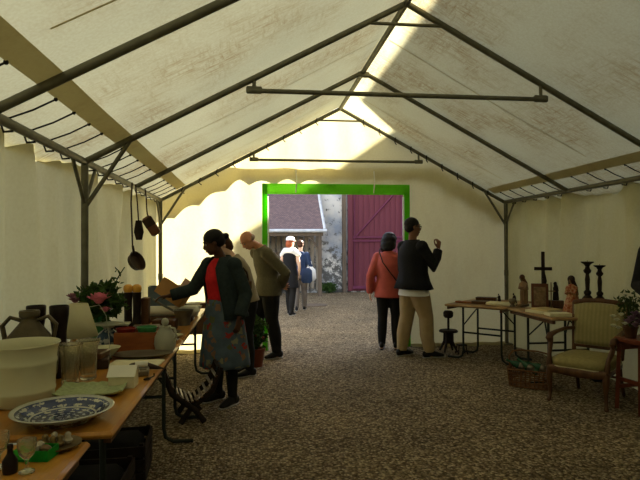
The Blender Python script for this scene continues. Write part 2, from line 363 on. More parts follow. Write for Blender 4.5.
cd = bpy.data.cameras.new('camera'); co = bpy.data.objects.new('camera', cd); C.objects.link(co); sc.camera = co
yaw, pit, roll, F = .1226, .0125, -.0047, 540.57
fwd = V((math.sin(yaw) * math.cos(pit), math.cos(yaw) * math.cos(pit), math.sin(pit)))
r = V((math.cos(yaw), -math.sin(yaw), 0)); u = r.cross(fwd); r2 = r * math.cos(roll) + u * math.sin(roll); u2 = r2.cross(fwd)
co.matrix_world = Matrix(((r2.x, u2.x, -fwd.x, 0), (r2.y, u2.y, -fwd.y, 0), (r2.z, u2.z, -fwd.z, 1.5), (0, 0, 0, 1)))
cd.lens = F / 640 * 36; cd.sensor_width = 36; cd.clip_end = 300; cd.clip_start = .05
sc.view_settings.view_transform = 'Standard'; sc.view_settings.look = 'None'; sc.view_settings.gamma = 1; sc.view_settings.exposure = 0.1
sc.cycles.use_denoising = True; sc.cycles.max_bounces = 12; sc.cycles.diffuse_bounces = 6; sc.cycles.transmission_bounces = 8; sc.cycles.sample_clamp_indirect = 6

# ------------------------------------------------------------------ ground
mb = MB(); mb.grid(lambda a, b: V((-30 + 70 * a, -20 + 60 * b, 0)), 8, 8); g = struct(obj('floor', mb, M_gravel, smooth=0))

# ------------------------------------------------------------------ marquee shell
SL = (ZR - ZE) / (XC - XL); SRr = (ZR - ZE) / (XR - XC)
def roofz(x): return ZR - (SL * (XC - x) if x < XC else SRr * (x - XC))
def sag(y):
    for a, b in zip(FR[1:], FR[:-1]):
        if a <= y <= b: t = (y - a) / (b - a); return math.sin(PI * t)
    return 0
def roof_pt(sgn, a, y, off=.045):
    x = XC + sgn * a; z = roofz(x) + off
    z -= .018 * sag(y) * math.sin(min(1, a / 2.4) * PI)
    z += .006 * noise.noise(V((x * 2, y * 1.2, 3)))
    return V((x, y, z))
mb = MB()
for sgn in (-1, 1): mb.grid(lambda u_, v_, sgn=sgn: roof_pt(sgn, (XC - XL + .2) * u_, -2.3 + (7.95 + 2.3) * v_), 24, 90)
ceil = struct(obj('ceiling', mb, M_roof, smooth=180))
for sgn, nm in ((-1, 'left'), (1, 'right')):
    mb = MB(); mb.grid(lambda u_, v_, sgn=sgn: roof_pt(sgn, 2.225 + .125 * u_, -2.2 + 10 * v_) + V((0, 0, -.02)), 3, 60)
    obj('hem_band', mb, M_band, ceil, smooth=180)
    for y in (7.1, 5.2, 2.42, .3):
        mb = MB()
        mb.grid(lambda u_, v_, sgn=sgn, y=y: roof_pt(sgn, .06 + 2.08 * u_, y + .016 * v_) + V((0, 0, -.006)), 12, 1)
        obj('seam', mb, M_band, ceil, smooth=180)
# outer scalloped valance hanging over the far gable
mb = MB()
def val(u_, v_):
    x = -1.36 + (3.88 + 1.36) * u_
    up = min(roofz(x) + .02, 2.74); lo = min(roofz(x) - .33, 2.50) + .075 * abs(math.sin((x + 1.36) / .36 * PI)) - .02 * noise.noise(V((x * 1.7, 0, 0)))
    return V((x, 8.02 + .01 * math.sin(x * 9), lo + (up - lo) * v_))
mb.grid(val, 160, 4); obj('roof_valance', mb, M_wall, ceil, smooth=180)

def end_in(y): return .105 * max(0, min(1, (y - 6.6) / 1.2))      # the panel is laced back to the corner post
def fold(y, z, k=0, H=2.2):
    """canvas gathers: strongest near the top where it is tied"""
    t = max(0, min(1, z / H)); a = .045 + .03 * t
    return a * math.sin(y * 9 + 1.3 * noise.noise(V((y * .9, k, z * .35))) * 5) + .03 * noise.noise(V((y * 1.3, z * .6, k + 5))) + .022 * (1 - .4 * t) * math.sin(y * 23 + 2.5 * z + 2 * math.sin(y * 3))
mb = MB(); mb.grid(lambda u_, v_: V((-1.455 + end_in(-2.25 + 10.12 * u_) + (1 - 6 * end_in(-2.25 + 10.12 * u_)) * fold(-2.25 + 10.12 * u_, 2.17 * v_, 1), -2.25 + 10.12 * u_, .0 + (2.17 - .012 * abs(math.sin((10.12 * u_) * 9))) * v_)), 240, 20)
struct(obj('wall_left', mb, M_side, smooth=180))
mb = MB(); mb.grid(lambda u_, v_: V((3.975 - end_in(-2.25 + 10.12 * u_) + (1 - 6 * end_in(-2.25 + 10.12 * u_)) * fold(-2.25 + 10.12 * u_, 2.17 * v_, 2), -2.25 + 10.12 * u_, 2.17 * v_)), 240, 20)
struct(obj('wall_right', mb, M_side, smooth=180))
def gy(x, z, Y): return Y + .025 * noise.noise(V((x * 1.1, z * .8, 9))) + .006 * math.sin(x * 14 + 2 * noise.noise(V((x, z, 1))))
def gable(Y, hole):
    mb = MB()
    def panel(x0, x1, zl, top=None, n=24, m=20):
        def fn(u_, v_):
            x = x0 + (x1 - x0) * u_; zt = roofz(x) + .03 if top is None else top
            z = zl + (zt - zl) * v_; return V((x, gy(x, z, Y), z))
        mb.grid(fn, n, m)
    if hole: panel(-1.50, .20, 0); panel(.20, 2.24, 2.28, n=30, m=12); panel(2.24, 4.02, 0)
    else: panel(-1.50, 4.02, 0, n=60)
    return mb
wf = struct(obj('wall_far', gable(7.93, True), M_wall, smooth=180))
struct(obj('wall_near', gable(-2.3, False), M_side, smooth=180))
# skirt of canvas lying on the gravel at the foot of the far wall, crease lines and straps
mb = MB()
for a, b in ((-1.46, .13), (2.33, 3.98)):
    mb.grid(lambda u_, v_, a=a, b=b: V((a + (b - a) * u_, 7.93 - .16 * v_ - .02 * math.sin(u_ * 25), .012 + .02 * (1 - v_) + .006 * math.sin(u_ * 30))), 40, 3)
obj('ground_flap', mb, M_band, wf, smooth=180)
tr = struct(obj('trim_1', (lambda m: (m.box((.165, 7.9, 1.21), (.075, .03, 2.42)), m.box((2.29, 7.9, 1.21), (.085, .03, 2.42)), m.grid(lambda a, c: V((.13 + 2.20 * a, 7.885 + .012 * math.sin(a * 17) * math.sin(c * 3), 2.27 + .155 * c)), 40, 3), m)[-1])(MB()), M_green, smooth=0))
for x, nm in ((.215, 0), (2.235, 1)):
    mb = MB(); mb.box((x, 7.89, 1.12), (.022, .02, 2.24)); obj('opening_edge_strap', mb, M_white, tr)
for x in (.62, 1.78):
    mb = MB(); mb.tube([(x, 7.86, 2.62), (x + .01, 7.855, 2.45), (x - .005, 7.86, 2.29)], (.009), 6); obj('tie_strap', mb, M_white, tr)

# steel frame: one thing with its parts
fr = thing('marquee_frame', 'grey steel tube frame of posts, rafters and tie bars carrying the canvas roof', 'tent frame', (XC, 7.87, 0))
def W(p): return (p[0] - XC, p[1] - 7.87, p[2])
def fpart(nm, pts, r, m=M_steel, seg=10): mb = MB(); mb.tube([W(p) for p in pts], r, seg); return obj(nm, mb, m, fr)
fpart('ridge_pole', [(XC, 7.87, ZR), (XC, -2.25, ZR)], .028)
fpart('eave_beam', [(XL, 7.87, ZE), (XL, -2.25, ZE)], .028)
fpart('eave_beam', [(XR, 7.87, ZE), (XR, -2.25, ZE)], .028)
for i, y in enumerate(FR):
    for X_, s_ in ((XL, -1), (XR, 1)):
        fpart('rafter', [(X_, y, ZE), (XC, y, ZR)], .026)
    if i % 2 == 0:
        for X_, s_ in ((XL, -1), (XR, 1)):
            yy = y - (.04 if i == 0 else 0)
            p = fpart('post', [(X_, yy, 0), (X_, yy, ZE)], .028)
            mb = MB(); mb.box(W((X_, yy, .01)), (.15, .15, .02)); obj('base_plate', mb, M_steel, p)
            mb = MB(); mb.tube([W((X_, yy, 1.05)), W((X_, yy, 1.13))], .034, 10); obj('sleeve', mb, M_steel, p)
            fpart('knee_brace', [(X_, yy, ZE - .36), (X_ - s_ * .34, yy, ZE + .17)], .017)
            for dy in ((-.3,) if i == 0 else (-.3, .3)):
                fpart('knee_brace', [(X_, yy, ZE - .34), (X_, yy + dy, ZE)], .014)
        tz = 2.775
        xa, xb = XC - (ZR - tz) / SL, XC + (ZR - tz) / SRr
        xa, xb = -.05, 2.53
        t = fpart('tie_bar', [(xa + .02, y, tz - .01), (xb - .02, y, tz - .01)], .020)
        for x_ in (xa + .06, xb - .06):
            mb = MB(); mb.rbox(W((x_, y, tz - .005)), (.13, .03, .06), .01); mb.tube([W((x_, y, tz)), W((x_, y, roofz(x_) - .02))], .016, 6); obj('bracket', mb, M_steel, t)
        fpart('collar_tie', [(XC - .34, y, ZR - .18), (XC + .34, y, ZR - .18)], .014)
    else:
        mb = MB(); mb.rbox(W((XC, y, ZR - .03)), (.14, .06, .06), .01); obj('ridge_bracket', mb, M_steel, fr)
for s_, X_ in ((-1, XL), (1, XR)):
    y = 7.6
    while y > 1.2:
        if min(abs(y - q) for q in FR) > .12:
            a = V((XC + s_ * 2.35, y, roofz(XC + s_ * 2.35) + .02)); b = V((X_, y - .02, ZE + .03))
            mb = MB(); mb.tube([W(a), W((a * .5 + b * .5) - V((0, 0, .008))), W(b)], .0055, 5)
            mb.ball(W(a), .012, seg=8, rg=5); mb.tube([W(b), W(b + V((s_ * .045, 0, -.03))), W(b + V((s_ * .03, 0, -.075))), W(b + V((-s_ * .02, 0, -.07)))], .007, 5)
            obj('elastic_tie', mb, M_black, fr)
        y -= .3
# small black ties knotted along the far rafters
for k in range(9):
    for s_ in (-1, 1):
        a = .35 + k * .24; x = XC + s_ * a; mb = MB(); z = roofz(x)
        mb.tube([W((x, 7.85, z + .03)), W((x - .02, 7.82, z - .04)), W((x + .015, 7.86, z - .07))], .008, 5); obj('knotted_tie', mb, M_black, fr)

# ------------------------------------------------------------------ courtyard beyond
mb = MB(); mb.box((2, 17.8, 3.0), (34, .5, 6.0)); struct(obj('wall_courtyard', mb, M_plaster))
# wooden gate
gt = thing('wooden_gate', 'tall mauve painted plank gate with diagonal brace in the courtyard wall', 'gate', (4.15, 17.5, 0))
mb = MB()
for k in range(12): mb.rbox((-.99 + k * .18, 0, 2.15), (.176, .04, 4.2), .008)
obj('plank_panel', mb, M_gate, gt)
mb = MB(); mb.rbox((-1.0, -.04, 2.15), (.16, .05, 4.2), .01); obj('gate_stile', mb, M_gate, gt)
mb = MB(); mb.rbox((.99, -.04, 2.15), (.16, .05, 4.2), .01); obj('gate_stile', mb, M_gate, gt)
for z in (.16, 1.68, 1.80, 3.3): mb = MB(); mb.rbox((0, -.045, z), (1.86, .045, .055 if z > 1 else .1), .01); obj('gate_rail', mb, M_gated, gt)
mb = MB(); mb.tube([(-.82, -.045, 1.82), (.45, -.045, 3.2)], .025, 4); obj('diagonal_brace', mb, M_gated, gt)
for x in (-.86, .72): mb = MB(); mb.box((x, -.05, 2.2), (.03, .03, 4.1)); obj('gate_bead', mb, M_gated, gt)
mb = MB(); mb.box((4.15 - 1.14 - .06, 17.48, 2.2), (.12, .14, 4.4)); mb.box((5.32, 17.48, 2.2), (.12, .14, 4.4)); mb.box((4.13, 17.48, 4.34), (2.4, .14, .16)); struct(obj('trim_2', mb, M_timber))
# shed
sh = thing('lean_to_shed', 'open timber lean-to shed with brown tiled roof and pale gutter', 'shed', (0, 16.3, 0))
mb = MB(); mb.grid(lambda a, b: V((-6 + 8.12 * a, -.1 + 1.28 * b, 2.02 + 1.28 * b)), 4, 4); rf = obj('tiled_roof', mb, M_tiles, sh, smooth=0, solid=.06)
mb = MB(); mb.tube([(-6, -.14, 1.985), (2.2, -.14, 1.985)], .05, 8); obj('gutter', mb, M_gutter, sh)
mb = MB(); mb.tube([(2.14, -.15, 2.03), (2.10, 1.18, 3.33)], (.045), 4); obj('verge_board', mb, M_gutter, sh)
mb = MB(); mb.tube([(-6, 1.17, 3.33), (2.15, 1.17, 3.33)], .035, 6); obj('ridge_flashing', mb, M_gutter, sh)
mb = MB(); mb.box((-2, 0, 1.88), (8.2, .14, .1)); obj('front_beam', mb, M_timber, sh)
for x in (2.0, .02, -2.0, -4.0):
    p = None; mb = MB(); mb.box((x, 0, .95), (.11, .11, 1.9)); p = obj('timber_post', mb, M_timber, sh)
    for s_ in (-1, 1):
        if x + s_ * .3 > 2.1: continue
        mb = MB(); mb.tube([(x, 0, 1.42), (x + s_ * .36, 0, 1.84)], .035, 4); obj('post_brace', mb, M_timber, p)
mb = MB()
for k in range(44): mb.box((-5.6 + k * .178, 1.0 + .01 * (k % 3), .95 + .1 * ((k * 7) % 5) / 5), (.125 + .02 * ((k * 3) % 3), .03, 1.75)); 
obj('back_boarding', mb, M_board, sh)
mb = MB()
for z in (.55, 1.3): mb.box((-2, .95, z), (7.6, .05, .08))
obj('boarding_rail', mb, M_timber, sh)
# weeds at foot of the wall
def leaves(mb, c, n, rad, size, seed, up=.3, hgt=1.0, narrow=.35):
    rnd = random.Random(seed)
    for _ in range(n):
        d = V((rnd.gauss(0, 1), rnd.gauss(0, 1), rnd.gauss(0, 1) * hgt)); d.normalize(); p = V(c) + V((d.x * rad[0], d.y * rad[1], d.z * rad[2])) * (rnd.random() ** .4)
        a = V((rnd.gauss(0, 1), rnd.gauss(0, 1), rnd.gauss(up, 1))).normalized(); b = a.orthogonal().normalized(); b = Matrix.Rotation(rnd.random() * 6.28, 3, a) @ b
        L = size * (.6 + .7 * rnd.random()); w_ = L * narrow; n_ = a.cross(b) * L * .12
        mb.add([p, p + a * L * .35 + b * w_ + n_, p + a * L, p + a * L * .35 - b * w_ + n_, p + a * L * .5 - n_], [(0, 1, 4), (1, 2, 4), (2, 3, 4), (3, 0, 4)])
mb = MB(); leaves(mb, (0, 0, .16), 260, (.28, .14, .16), .1, 3); tag(obj('weed_clump', mb, M_foli), 'low green weed clump at the foot of the stained plaster wall', 'weeds', loc=(2.42, 17.35, 0))
mb = MB(); mb.lathe([(0, 0), (.34, 0), (.34, .015), (0, .016)], 28); tag(obj('drain_cover', mb, M_timber), 'dark round drain cover lying flat in the courtyard gravel', 'drain cover', loc=(1.55, 13.8, 0))
# houses to the right and left of the marquee (they cast the shade on the canvas)
def house(nm, label, x0, x1, y0, y1, h, ridge, col=M_house):
    t = thing(nm, label, 'house', ((x0 + x1) / 2, (y0 + y1) / 2, 0)); dx, dy = (x1 - x0) / 2, (y1 - y0) / 2
    mb = MB(); mb.box((0, 0, h / 2), (dx * 2, dy * 2, h)); obj('house_wall', mb, col, t)
    mb = MB(); mb.add([(-dx - .0, -dy, h), (dx, -dy, h), (dx, dy, h), (-dx, dy, h), (0, -dy, h + ridge), (0, dy, h + ridge)], [(0, 4, 5, 3), (1, 2, 5, 4), (0, 1, 4), (2, 3, 5)]); obj('house_roof', mb, M_tiles, t, smooth=0)
    return t
SX = V((SUN.x, SUN.y, SUN.z))
def shade_edge(x, y, z, X_=9.5): k = (X_ - x) / SX.x; return y + SX.y * k, z + SX.z * k
y1, z1 = shade_edge(1.42, 7.2, 3.47); y2, z2 = shade_edge(1.70, 7.87, 2.97); y3, z3 = shade_edge(.55, 17.4, 3.15)
house('town_house', 'tall rendered house standing right of the marquee', 9.5, 17, -14, y1, z1, 1.0)
house('town_house', 'lower rendered house beyond the first, right of the courtyard', 9.5, 17, y1 + .02, 14.65, z2, 1.0)
house('town_house', 'lowest rendered house in the row right of the courtyard', 9.5, 17, 14.67, y3 - 2.2, 7.1, 1.0)
house('town_house', 'rendered house at the far right corner behind the courtyard wall', 9.5, 17, y3 - 2.18, 40, z3, 1.0)


# ------------------------------------------------------------------ people
def hand(mb, wrist, d, n, s=1, curl=25, thumb=1, spread=1.0):
    """wrist, finger direction d, palm normal n (the way the palm faces); thumb = +1/-1 side"""
    d = V(d).normalized(); n = V(n); n = (n - d * n.dot(d)).normalized(); t = d.cross(n) * thumb; w_ = V(wrist)
    mb.tube([w_ - d * .01, w_ + d * .03 * s, w_ + d * .07 * s, w_ + d * .092 * s], [(.024 * s, .016 * s), (.034 * s, .015 * s), (.040 * s, .013 * s), (.038 * s, .010 * s)], 12, side=t, round_=True)
    for k, L in enumerate((.070, .079, .073, .058)):
        off = (1.5 - k) * .0215 * s; b = w_ + d * (.088 - .004 * abs(k - 1.2)) * s + t * off
        c = math.radians(curl); p = [b]; dd = d + t * (1.5 - k) * .07 * spread; dd.normalize()
        for q, seg in enumerate((.45, .32, .23)):
            a = c * (q + .6); v = dd * math.cos(a) + n * math.sin(a); p.append(p[-1] + v * L * seg * s)
        mb.tube(p, [.0085 * s, .0082 * s, .0075 * s, .006 * s], 8, round_=True)
    a = w_ + d * .025 * s + t * .024 * s
    mb.tube([a, a + (t * .8 + d * .55 + n * .25).normalized() * .04 * s, a + (t * .8 + d * .55 + n * .25).normalized() * .04 * s + (d * .9 + t * .15 + n * .35).normalized() * .032 * s], [.013 * s, .010 * s, .0085 * s], 8, round_=True)

def head_matrix(pitch, yaw, tilt): return rotm('Z', yaw) @ rotm('Y', pitch) @ rotm('X', tilt)

class Person:
    def __init__(s, label, loc, facing, H, skin, lean=0, hunch=0, head=(0, 0, 0), arms=None, feet=None, hip=(0, 0), female=False, vox=.0085, fat=1.0, knees=None, headfwd=0):
        s.t = thing('person', label, 'person', loc, facing); s.k = k = H / 1.75; s.female = female; s.fat = fat
        L = math.radians(lean); L2 = math.radians(lean + hunch)
        u1 = V((math.sin(L), 0, math.cos(L))); u2_ = V((math.sin(L2), 0, math.cos(L2)))
        s.P = V((hip[0], hip[1], .93 * k)); s.waist = s.P + u1 * .16 * k; s.chest = s.waist + (u1 + u2_) * .5 * .20 * k; s.sh = s.chest + u2_ * .16 * k; s.neck = s.sh + u2_ * .055 * k
        hd = V((math.sin(L2 + math.radians(headfwd)), 0, math.cos(L2 + math.radians(headfwd))))
        s.head = s.neck + hd * .165 * k + V((.02 * k, 0, 0)); s.R = head_matrix(*head)
        sw = (.165 if female else .185) * k * (.5 + .5 * fat)
        s.shl = [s.sh + V((0, sg * sw, -.03 * k)) for sg in (1, -1)]
        s.hp = [s.P + V((0, sg * .09 * k, -.02 * k)) for sg in (1, -1)]
        arms = arms or [None, None]; s.arms = []
        for i, a in enumerate(arms):
            sg = 1 if i == 0 else -1
            if a is None: a = dict(e=(-.02, sg * .26, 1.13), w=(.06, sg * .27, .88), d=(.15, 0, -1), n=(0, -sg, 0), th=sg)
            s.arms.append(dict(a, e=V(a['e']) * k, w=V(a['w']) * k))
        feet = feet or [(0, .11, 8), (0, -.11, -8)]; s.feet = [(V((f[0] * k, f[1] * k, 0)), f[2]) for f in feet]
        knees = knees or [.03, .03]
        s.kn = [(s.hp[i] * .5 + V((s.feet[i][0].x, s.feet[i][0].y, .09 * k)) * .5) + V((knees[i] * k, 0, .02 * k)) for i in (0, 1)]
        s.ank = [V((f.x, f.y, .085 * k)) for f, a in s.feet]
        mb = MB(); k = s.k
        # trunk
        s.trunk = [(s.P - V((0, 0, .09 * k)), .13 * fat, .10 * fat), (s.P, .168 * fat, .115 * fat), (s.waist, (.125 if female else .145) * fat, .10 * fat), (s.chest, .155 * fat, .118 * fat), (s.sh - (s.sh - s.chest) * .25, .165, .10), (s.sh + u2_ * .015, .11, .07), (s.neck, .055, .055)]
        s.tube_trunk(mb, s.trunk, 0)
        mb.tube([s.neck - hd * .05, s.neck * .5 + s.head * .5, s.head], [.058 * k, .052 * k, .055 * k], 12)
        for i in (0, 1):
            a = s.arms[i]; mb.tube([s.shl[i], s.shl[i] * .5 + a['e'] * .5, a['e'], a['e'] * .6 + a['w'] * .4, a['w']], [.052 * k, .047 * k, .038 * k, .037 * k, .025 * k], 12, round_=True)
            hand(mb, a['w'], a['d'], a['n'], k * (1.12 if not female else 1.05), a.get('curl', 25), a.get('th', 1))
            mb.tube([s.hp[i], s.hp[i] * .5 + s.kn[i] * .5, s.kn[i], s.kn[i] * .6 + s.ank[i] * .4, s.ank[i]], [.088 * k * fat, .074 * k, .053 * k, .055 * k, .036 * k], 12, round_=True)
            f, an = s.feet[i]; fd = V((math.cos(math.radians(an)), math.sin(math.radians(an)), 0))
            mb.tube([f - fd * .045 * k + V((0, 0, .04 * k)), f + fd * .06 * k + V((0, 0, .045 * k)), f + fd * .15 * k + V((0, 0, .025 * k))], [.034 * k, .04 * k, .022 * k], 10, round_=True)
        # head
        H_ = lambda p: s.head + s.R @ (V(p) * k)
        s.H_ = H_
        def hb(c, r_): mb.ball(H_(c), tuple(q * k for q in r_), s.R)
        hb((-.012, 0, .035), (.097, .077, .088)); hb((.022, 0, -.03), (.068, .062, .088)); hb((.048, 0, -.088), (.034, .036, .026)); hb((.02, .03, -.05), (.05, .03, .05)); hb((.02, -.03, -.05), (.05, .03, .05))
        mb.tube([H_((.082, 0, .02)), H_((.104, 0, -.018)), H_((.096, 0, -.032))], [.009 * k, .014 * k, .013 * k], 8, round_=True)
        hb((.072, 0, .032), (.02, .05, .012)); hb((.078, 0, -.062), (.014, .026, .014))
        for sg in (1, -1): hb((-.008, sg * .079, -.008), (.018, .008, .032)); hb((.055, sg * .034, -.02), (.024, .02, .018))
        s.body = obj('body', mb, skin, s.t, voxel=vox, smooth=180)
        for sg in (1, -1):
            m2 = MB(); m2.ball(H_((.076, sg * .031, .008)), .0125 * k, s.R, 10, 6); m2.mi = 1; m2.ball(H_((.0835, sg * .031, .008)), .0065 * k, s.R, 8, 5); obj('eye', m2, [M_eye, M_iris], s.t)
            m2 = MB(); m2.tube([H_((.086, sg * .016, .034)), H_((.086, sg * .033, .040)), H_((.074, sg * .05, .034))], [.004 * k, .005 * k, .003 * k], 6); obj('eyebrow', m2, M_hairk, s.t)
        m2 = MB(); m2.tube([H_((.078, .024, -.062)), H_((.093, 0, -.060)), H_((.078, -.024, -.062))], [.003 * k, .008 * k, .003 * k], 8, round_=True); obj('lips', m2, M_lip, s.t)
    def tube_trunk(s, mb, secs, d, cap=True):
        k = s.k; mb.tube([p for p, a, b in secs], [(a * k + d, b * k + d) for p, a, b in secs], 24, side=(0, 1, 0))
    def legs_cloth(s, nm, m, d=.014, top=.12, flare=.0, ankle=.055, end=.03, vox=.012, loose=1.0):
        mb = MB(); k = s.k; up = (s.waist - s.P)
        mb.tube([s.P - V((0, 0, .12 * k)), s.P, s.P + up * .75], [(.14 * k * s.fat + d, .11 * k * s.fat + d), (.17 * k * s.fat + d, .118 * k * s.fat + d), (.145 * k * s.fat + d, .108 * k * s.fat + d)], 20, side=(0, 1, 0))
        for i in (0, 1):
            a = s.ank[i] + V((0, 0, end - .04))
            r_ = [.094 * k * s.fat + d, .08 * k * loose + d, .060 * k * loose + d, .058 * k * loose + d + flare * .5, ankle * k + flare]
            mid = s.kn[i] * .5 + a * .5 + V((-.012, 0, 0))
            mb.tube([s.hp[i], s.hp[i] * .5 + s.kn[i] * .5, s.kn[i], mid, a], r_, 14)
            # folds above the shoe and at the knee
            if loose > 1: mb.tube([a + V((.01, -.01, .09)), a + V((.012, .01, .05))], r_[-1] + .006, 12, round_=True)
        return obj(nm, mb, m, s.t, voxel=vox, smooth=180)
    def top_cloth(s, nm, m, d=.016, hem=.05, hemr=(.18, .13), sleeve=1.0, collar=.0, vox=.011, armd=.014, neckr=.062, hemshift=(0, 0), cuff=0.0, m2=None):
        mb = MB(); k = s.k; h = s.P + V((hemshift[0], hemshift[1], hem * k))
        secs = [(h, hemr[0], hemr[1])]
        if hem < .02: secs.append((s.P + (s.waist - s.P) * .2, .172 * s.fat, .122 * s.fat))
        secs += [(s.waist, .148 * s.fat, .113 * s.fat), (s.chest, .162 * s.fat, .124 * s.fat), (s.sh - (s.sh - s.chest) * .25, .172, .105), (s.sh + (s.neck - s.sh) * .35, .105, .078), (s.neck, neckr + collar, neckr + collar)]
        s.tube_trunk(mb, secs, d)
        for i in (0, 1):
            a = s.arms[i]; e, w_ = a['e'], a['w']
            if sleeve >= 1: P = [s.shl[i], s.shl[i] * .5 + e * .5, e, e * .5 + w_ * .5, e + (w_ - e) * (.96 - cuff)]; R = [.066, .058, .052, .048, .040]
            else: P = [s.shl[i], s.shl[i] + (e - s.shl[i]) * sleeve * .6, s.shl[i] + (e - s.shl[i]) * sleeve]; R = [.064, .060, .058]
            mb.tube(P, [q * k + armd * .7 for q in R], 14, round_=True)
        return obj(nm, mb, m, s.t, voxel=vox, smooth=180, sm=3)
    def open_jacket(s, nm, m, gap=38, d=.03, hem=-.12, hemr=(.20, .15), yaw=0, armd=.018, thick=.008, neckr=.07, gaptop=14):
        mb = MB(); k = s.k; h = s.P + V((-.01, 0, hem * k))
        secs = [(h, hemr[0] * k, hemr[1] * k, gap), (h * .5 + s.waist * .5, (hemr[0] * .5 + .5 * .16) * k, (hemr[1] * .5 + .5 * .125) * k, gap * .95), (s.waist, .155 * k * s.fat, .122 * k * s.fat, gap * .85), (s.chest, .165 * k * s.fat, .130 * k * s.fat, gap * .72), (s.sh - (s.sh - s.chest) * .25, .182 * k, .115 * k, gap * .55), (s.sh + (s.neck - s.sh) * .3, .118 * k, .085 * k, gap * .7), (s.neck + (s.neck - s.sh) * .1, neckr * k, neckr * k, gap)]
        rings = []; n = 44
        cs = [q[0] for q in secs]
        for i, (c, a, b, g_) in enumerate(secs):
            t = (cs[min(i + 1, len(cs) - 1)] - cs[max(0, i - 1)]).normalized(); f = V((1, 0, 0)); f = (f - t * f.dot(t)).normalized(); l = V((0, 1, 0)); r_ = []
            for j in range(n + 1):
                th = math.radians(g_ + (360 - 2 * g_) * j / n + yaw); wv = 1 + (.03 * math.sin(j * 1.1 + i) if i < 3 else 0)
                r_.append(c + f * ((b + d) * math.cos(th) * wv) + l * ((a + d) * math.sin(th) * wv))
            rings.append(r_)
        mb.loft(rings, cap=False, closed=False)
        o = obj(nm, mb, m, s.t, solid=thick, smooth=180)
        for i in (0, 1):
            a = s.arms[i]; e, w_ = a['e'], a['w']; q = MB()
            q.tube([s.shl[i] + V((0, (-1) ** i * -.02, .01)), s.shl[i] * .5 + e * .5, e, e * .5 + w_ * .5, e + (w_ - e) * .95], [r0 * k + armd for r0 in (.066, .058, .052, .047, .042)], 16, round_=False)
            q.ball(s.shl[i], .07 * k + armd * .8); obj('sleeve', q, m, o, smooth=180, voxel=.01, sm=3)
        return o
    def shoes(s, m=M_shoe, L=1.0, heel=0, sole=M_sole):
        k = s.k
        for i in (0, 1):
            f, an = s.feet[i]; M = rotm('Z', an); mb = MB(); T = lambda p: f + M @ (V(p) * k)
            mb.tube([T((-.055, 0, .05 + heel)), T((.02, 0, .058 + heel * .8)), T((.10 * L, 0, .04)), T((.165 * L, 0, .03))], [(.038 * k, .048 * k), (.042 * k, .05 * k), (.048 * k, .036 * k), (.034 * k, .024 * k)], 14, side=M @ V((0, 1, 0)), round_=True)
            mb.tube([T((-.01, 0, .05)), T((-.015, 0, .13))], [.045 * k, .043 * k], 12)
            o = obj('shoe', mb, m, s.t, voxel=.009, smooth=180)
            q = MB(); q.tube([T((-.085, 0, .008)), T((-.03, 0, .008)), T((.03, 0, .008)), T((.10 * L, 0, .008)), T((.165 * L, 0, .008)), T((.20 * L, 0, .008))], [(.02 * k, .009), (.04 * k, .009), (.038 * k, .009), (.05 * k, .009), (.04 * k, .009), (.015 * k, .009)], 12, side=M @ V((0, 1, 0)))
            obj('sole', q, sole if not heel else m, o, smooth=60)
    def hair(s, m, blobs, vox=.009, extra=None):
        mb = MB(); k = s.k
        for c, r_ in blobs: mb.ball(s.H_(c), tuple(q * k for q in r_), s.R)
        if extra: extra(mb, s.H_)
        return obj('hair', mb, m, s.t, voxel=vox, smooth=180, sm=2)
CAP = [((-.022, 0, .048), (.100, .086, .086))]
SHORT = CAP + [((-.05, 0, .0), (.066, .080, .07)), ((-.02, 0, .03), (.05, .086, .045))]

# woman in the floral skirt, leaning a little over the left table
p = Person('woman in charcoal jacket, red top and floral skirt reaching over the left table', (-.28, 5.32, 0), 228, 1.64, M_skinb, lean=2, hunch=6, female=True, fat=1.2,
    head=(20, -38, 0), headfwd=24, arms=[dict(e=(-.03, .27, 1.12), w=(.10, .30, .90), d=(.2, 0, -1), n=(0, -1, 0), th=1, curl=25), dict(e=(.13, -.33, 1.16), w=(.32, -.47, 1.10), d=(.75, -.6, -.1), n=(0, .2, -1), th=-1, curl=30)],
    feet=[(.03, .14, 5), (-.02, -.12, -10)])
p.legs_cloth('leggings', M_trous, d=.006, ankle=.045)
p.top_cloth('red_top', M_red, d=.008, hem=.02, hemr=(.168, .118), sleeve=.04, neckr=.05, armd=-.02)
p.shoes(M_shoe)
mb = MB(); rings = []
for i in range(15):
    t = i / 14; z = p.P.z + .13 - t * .64; a = .172 + .08 * t ** .8; b = .135 + .10 * t ** .8; c = p.P + V((-.02 * t + .012, 0, 0))
    rings.append([V((c.x + (b * (1 + .05 * t * math.sin(9 * th + 2)) * math.cos(th)), c.y + (a * (1 + .05 * t * math.sin(11 * th)) * math.sin(th)), z)) for th in [2 * PI * j / 90 for j in range(90)]])
mb.loft(rings, cap=False); obj('floral_skirt', mb, M_skirt, p.t, solid=.005, smooth=180)
p.open_jacket('jacket', M_jacket, gap=54, d=.026, hem=-.04, hemr=(.235, .19), yaw=-16)
mb = MB(); H_ = p.H_
p.hair(M_hairk, [((-.024, 0, .052), (.108, .092, .090)), ((-.065, 0, .01), (.070, .084, .075)), ((-.145, 0, .025), (.038, .040, .034)), ((-.11, 0, .02), (.03, .03, .03))])

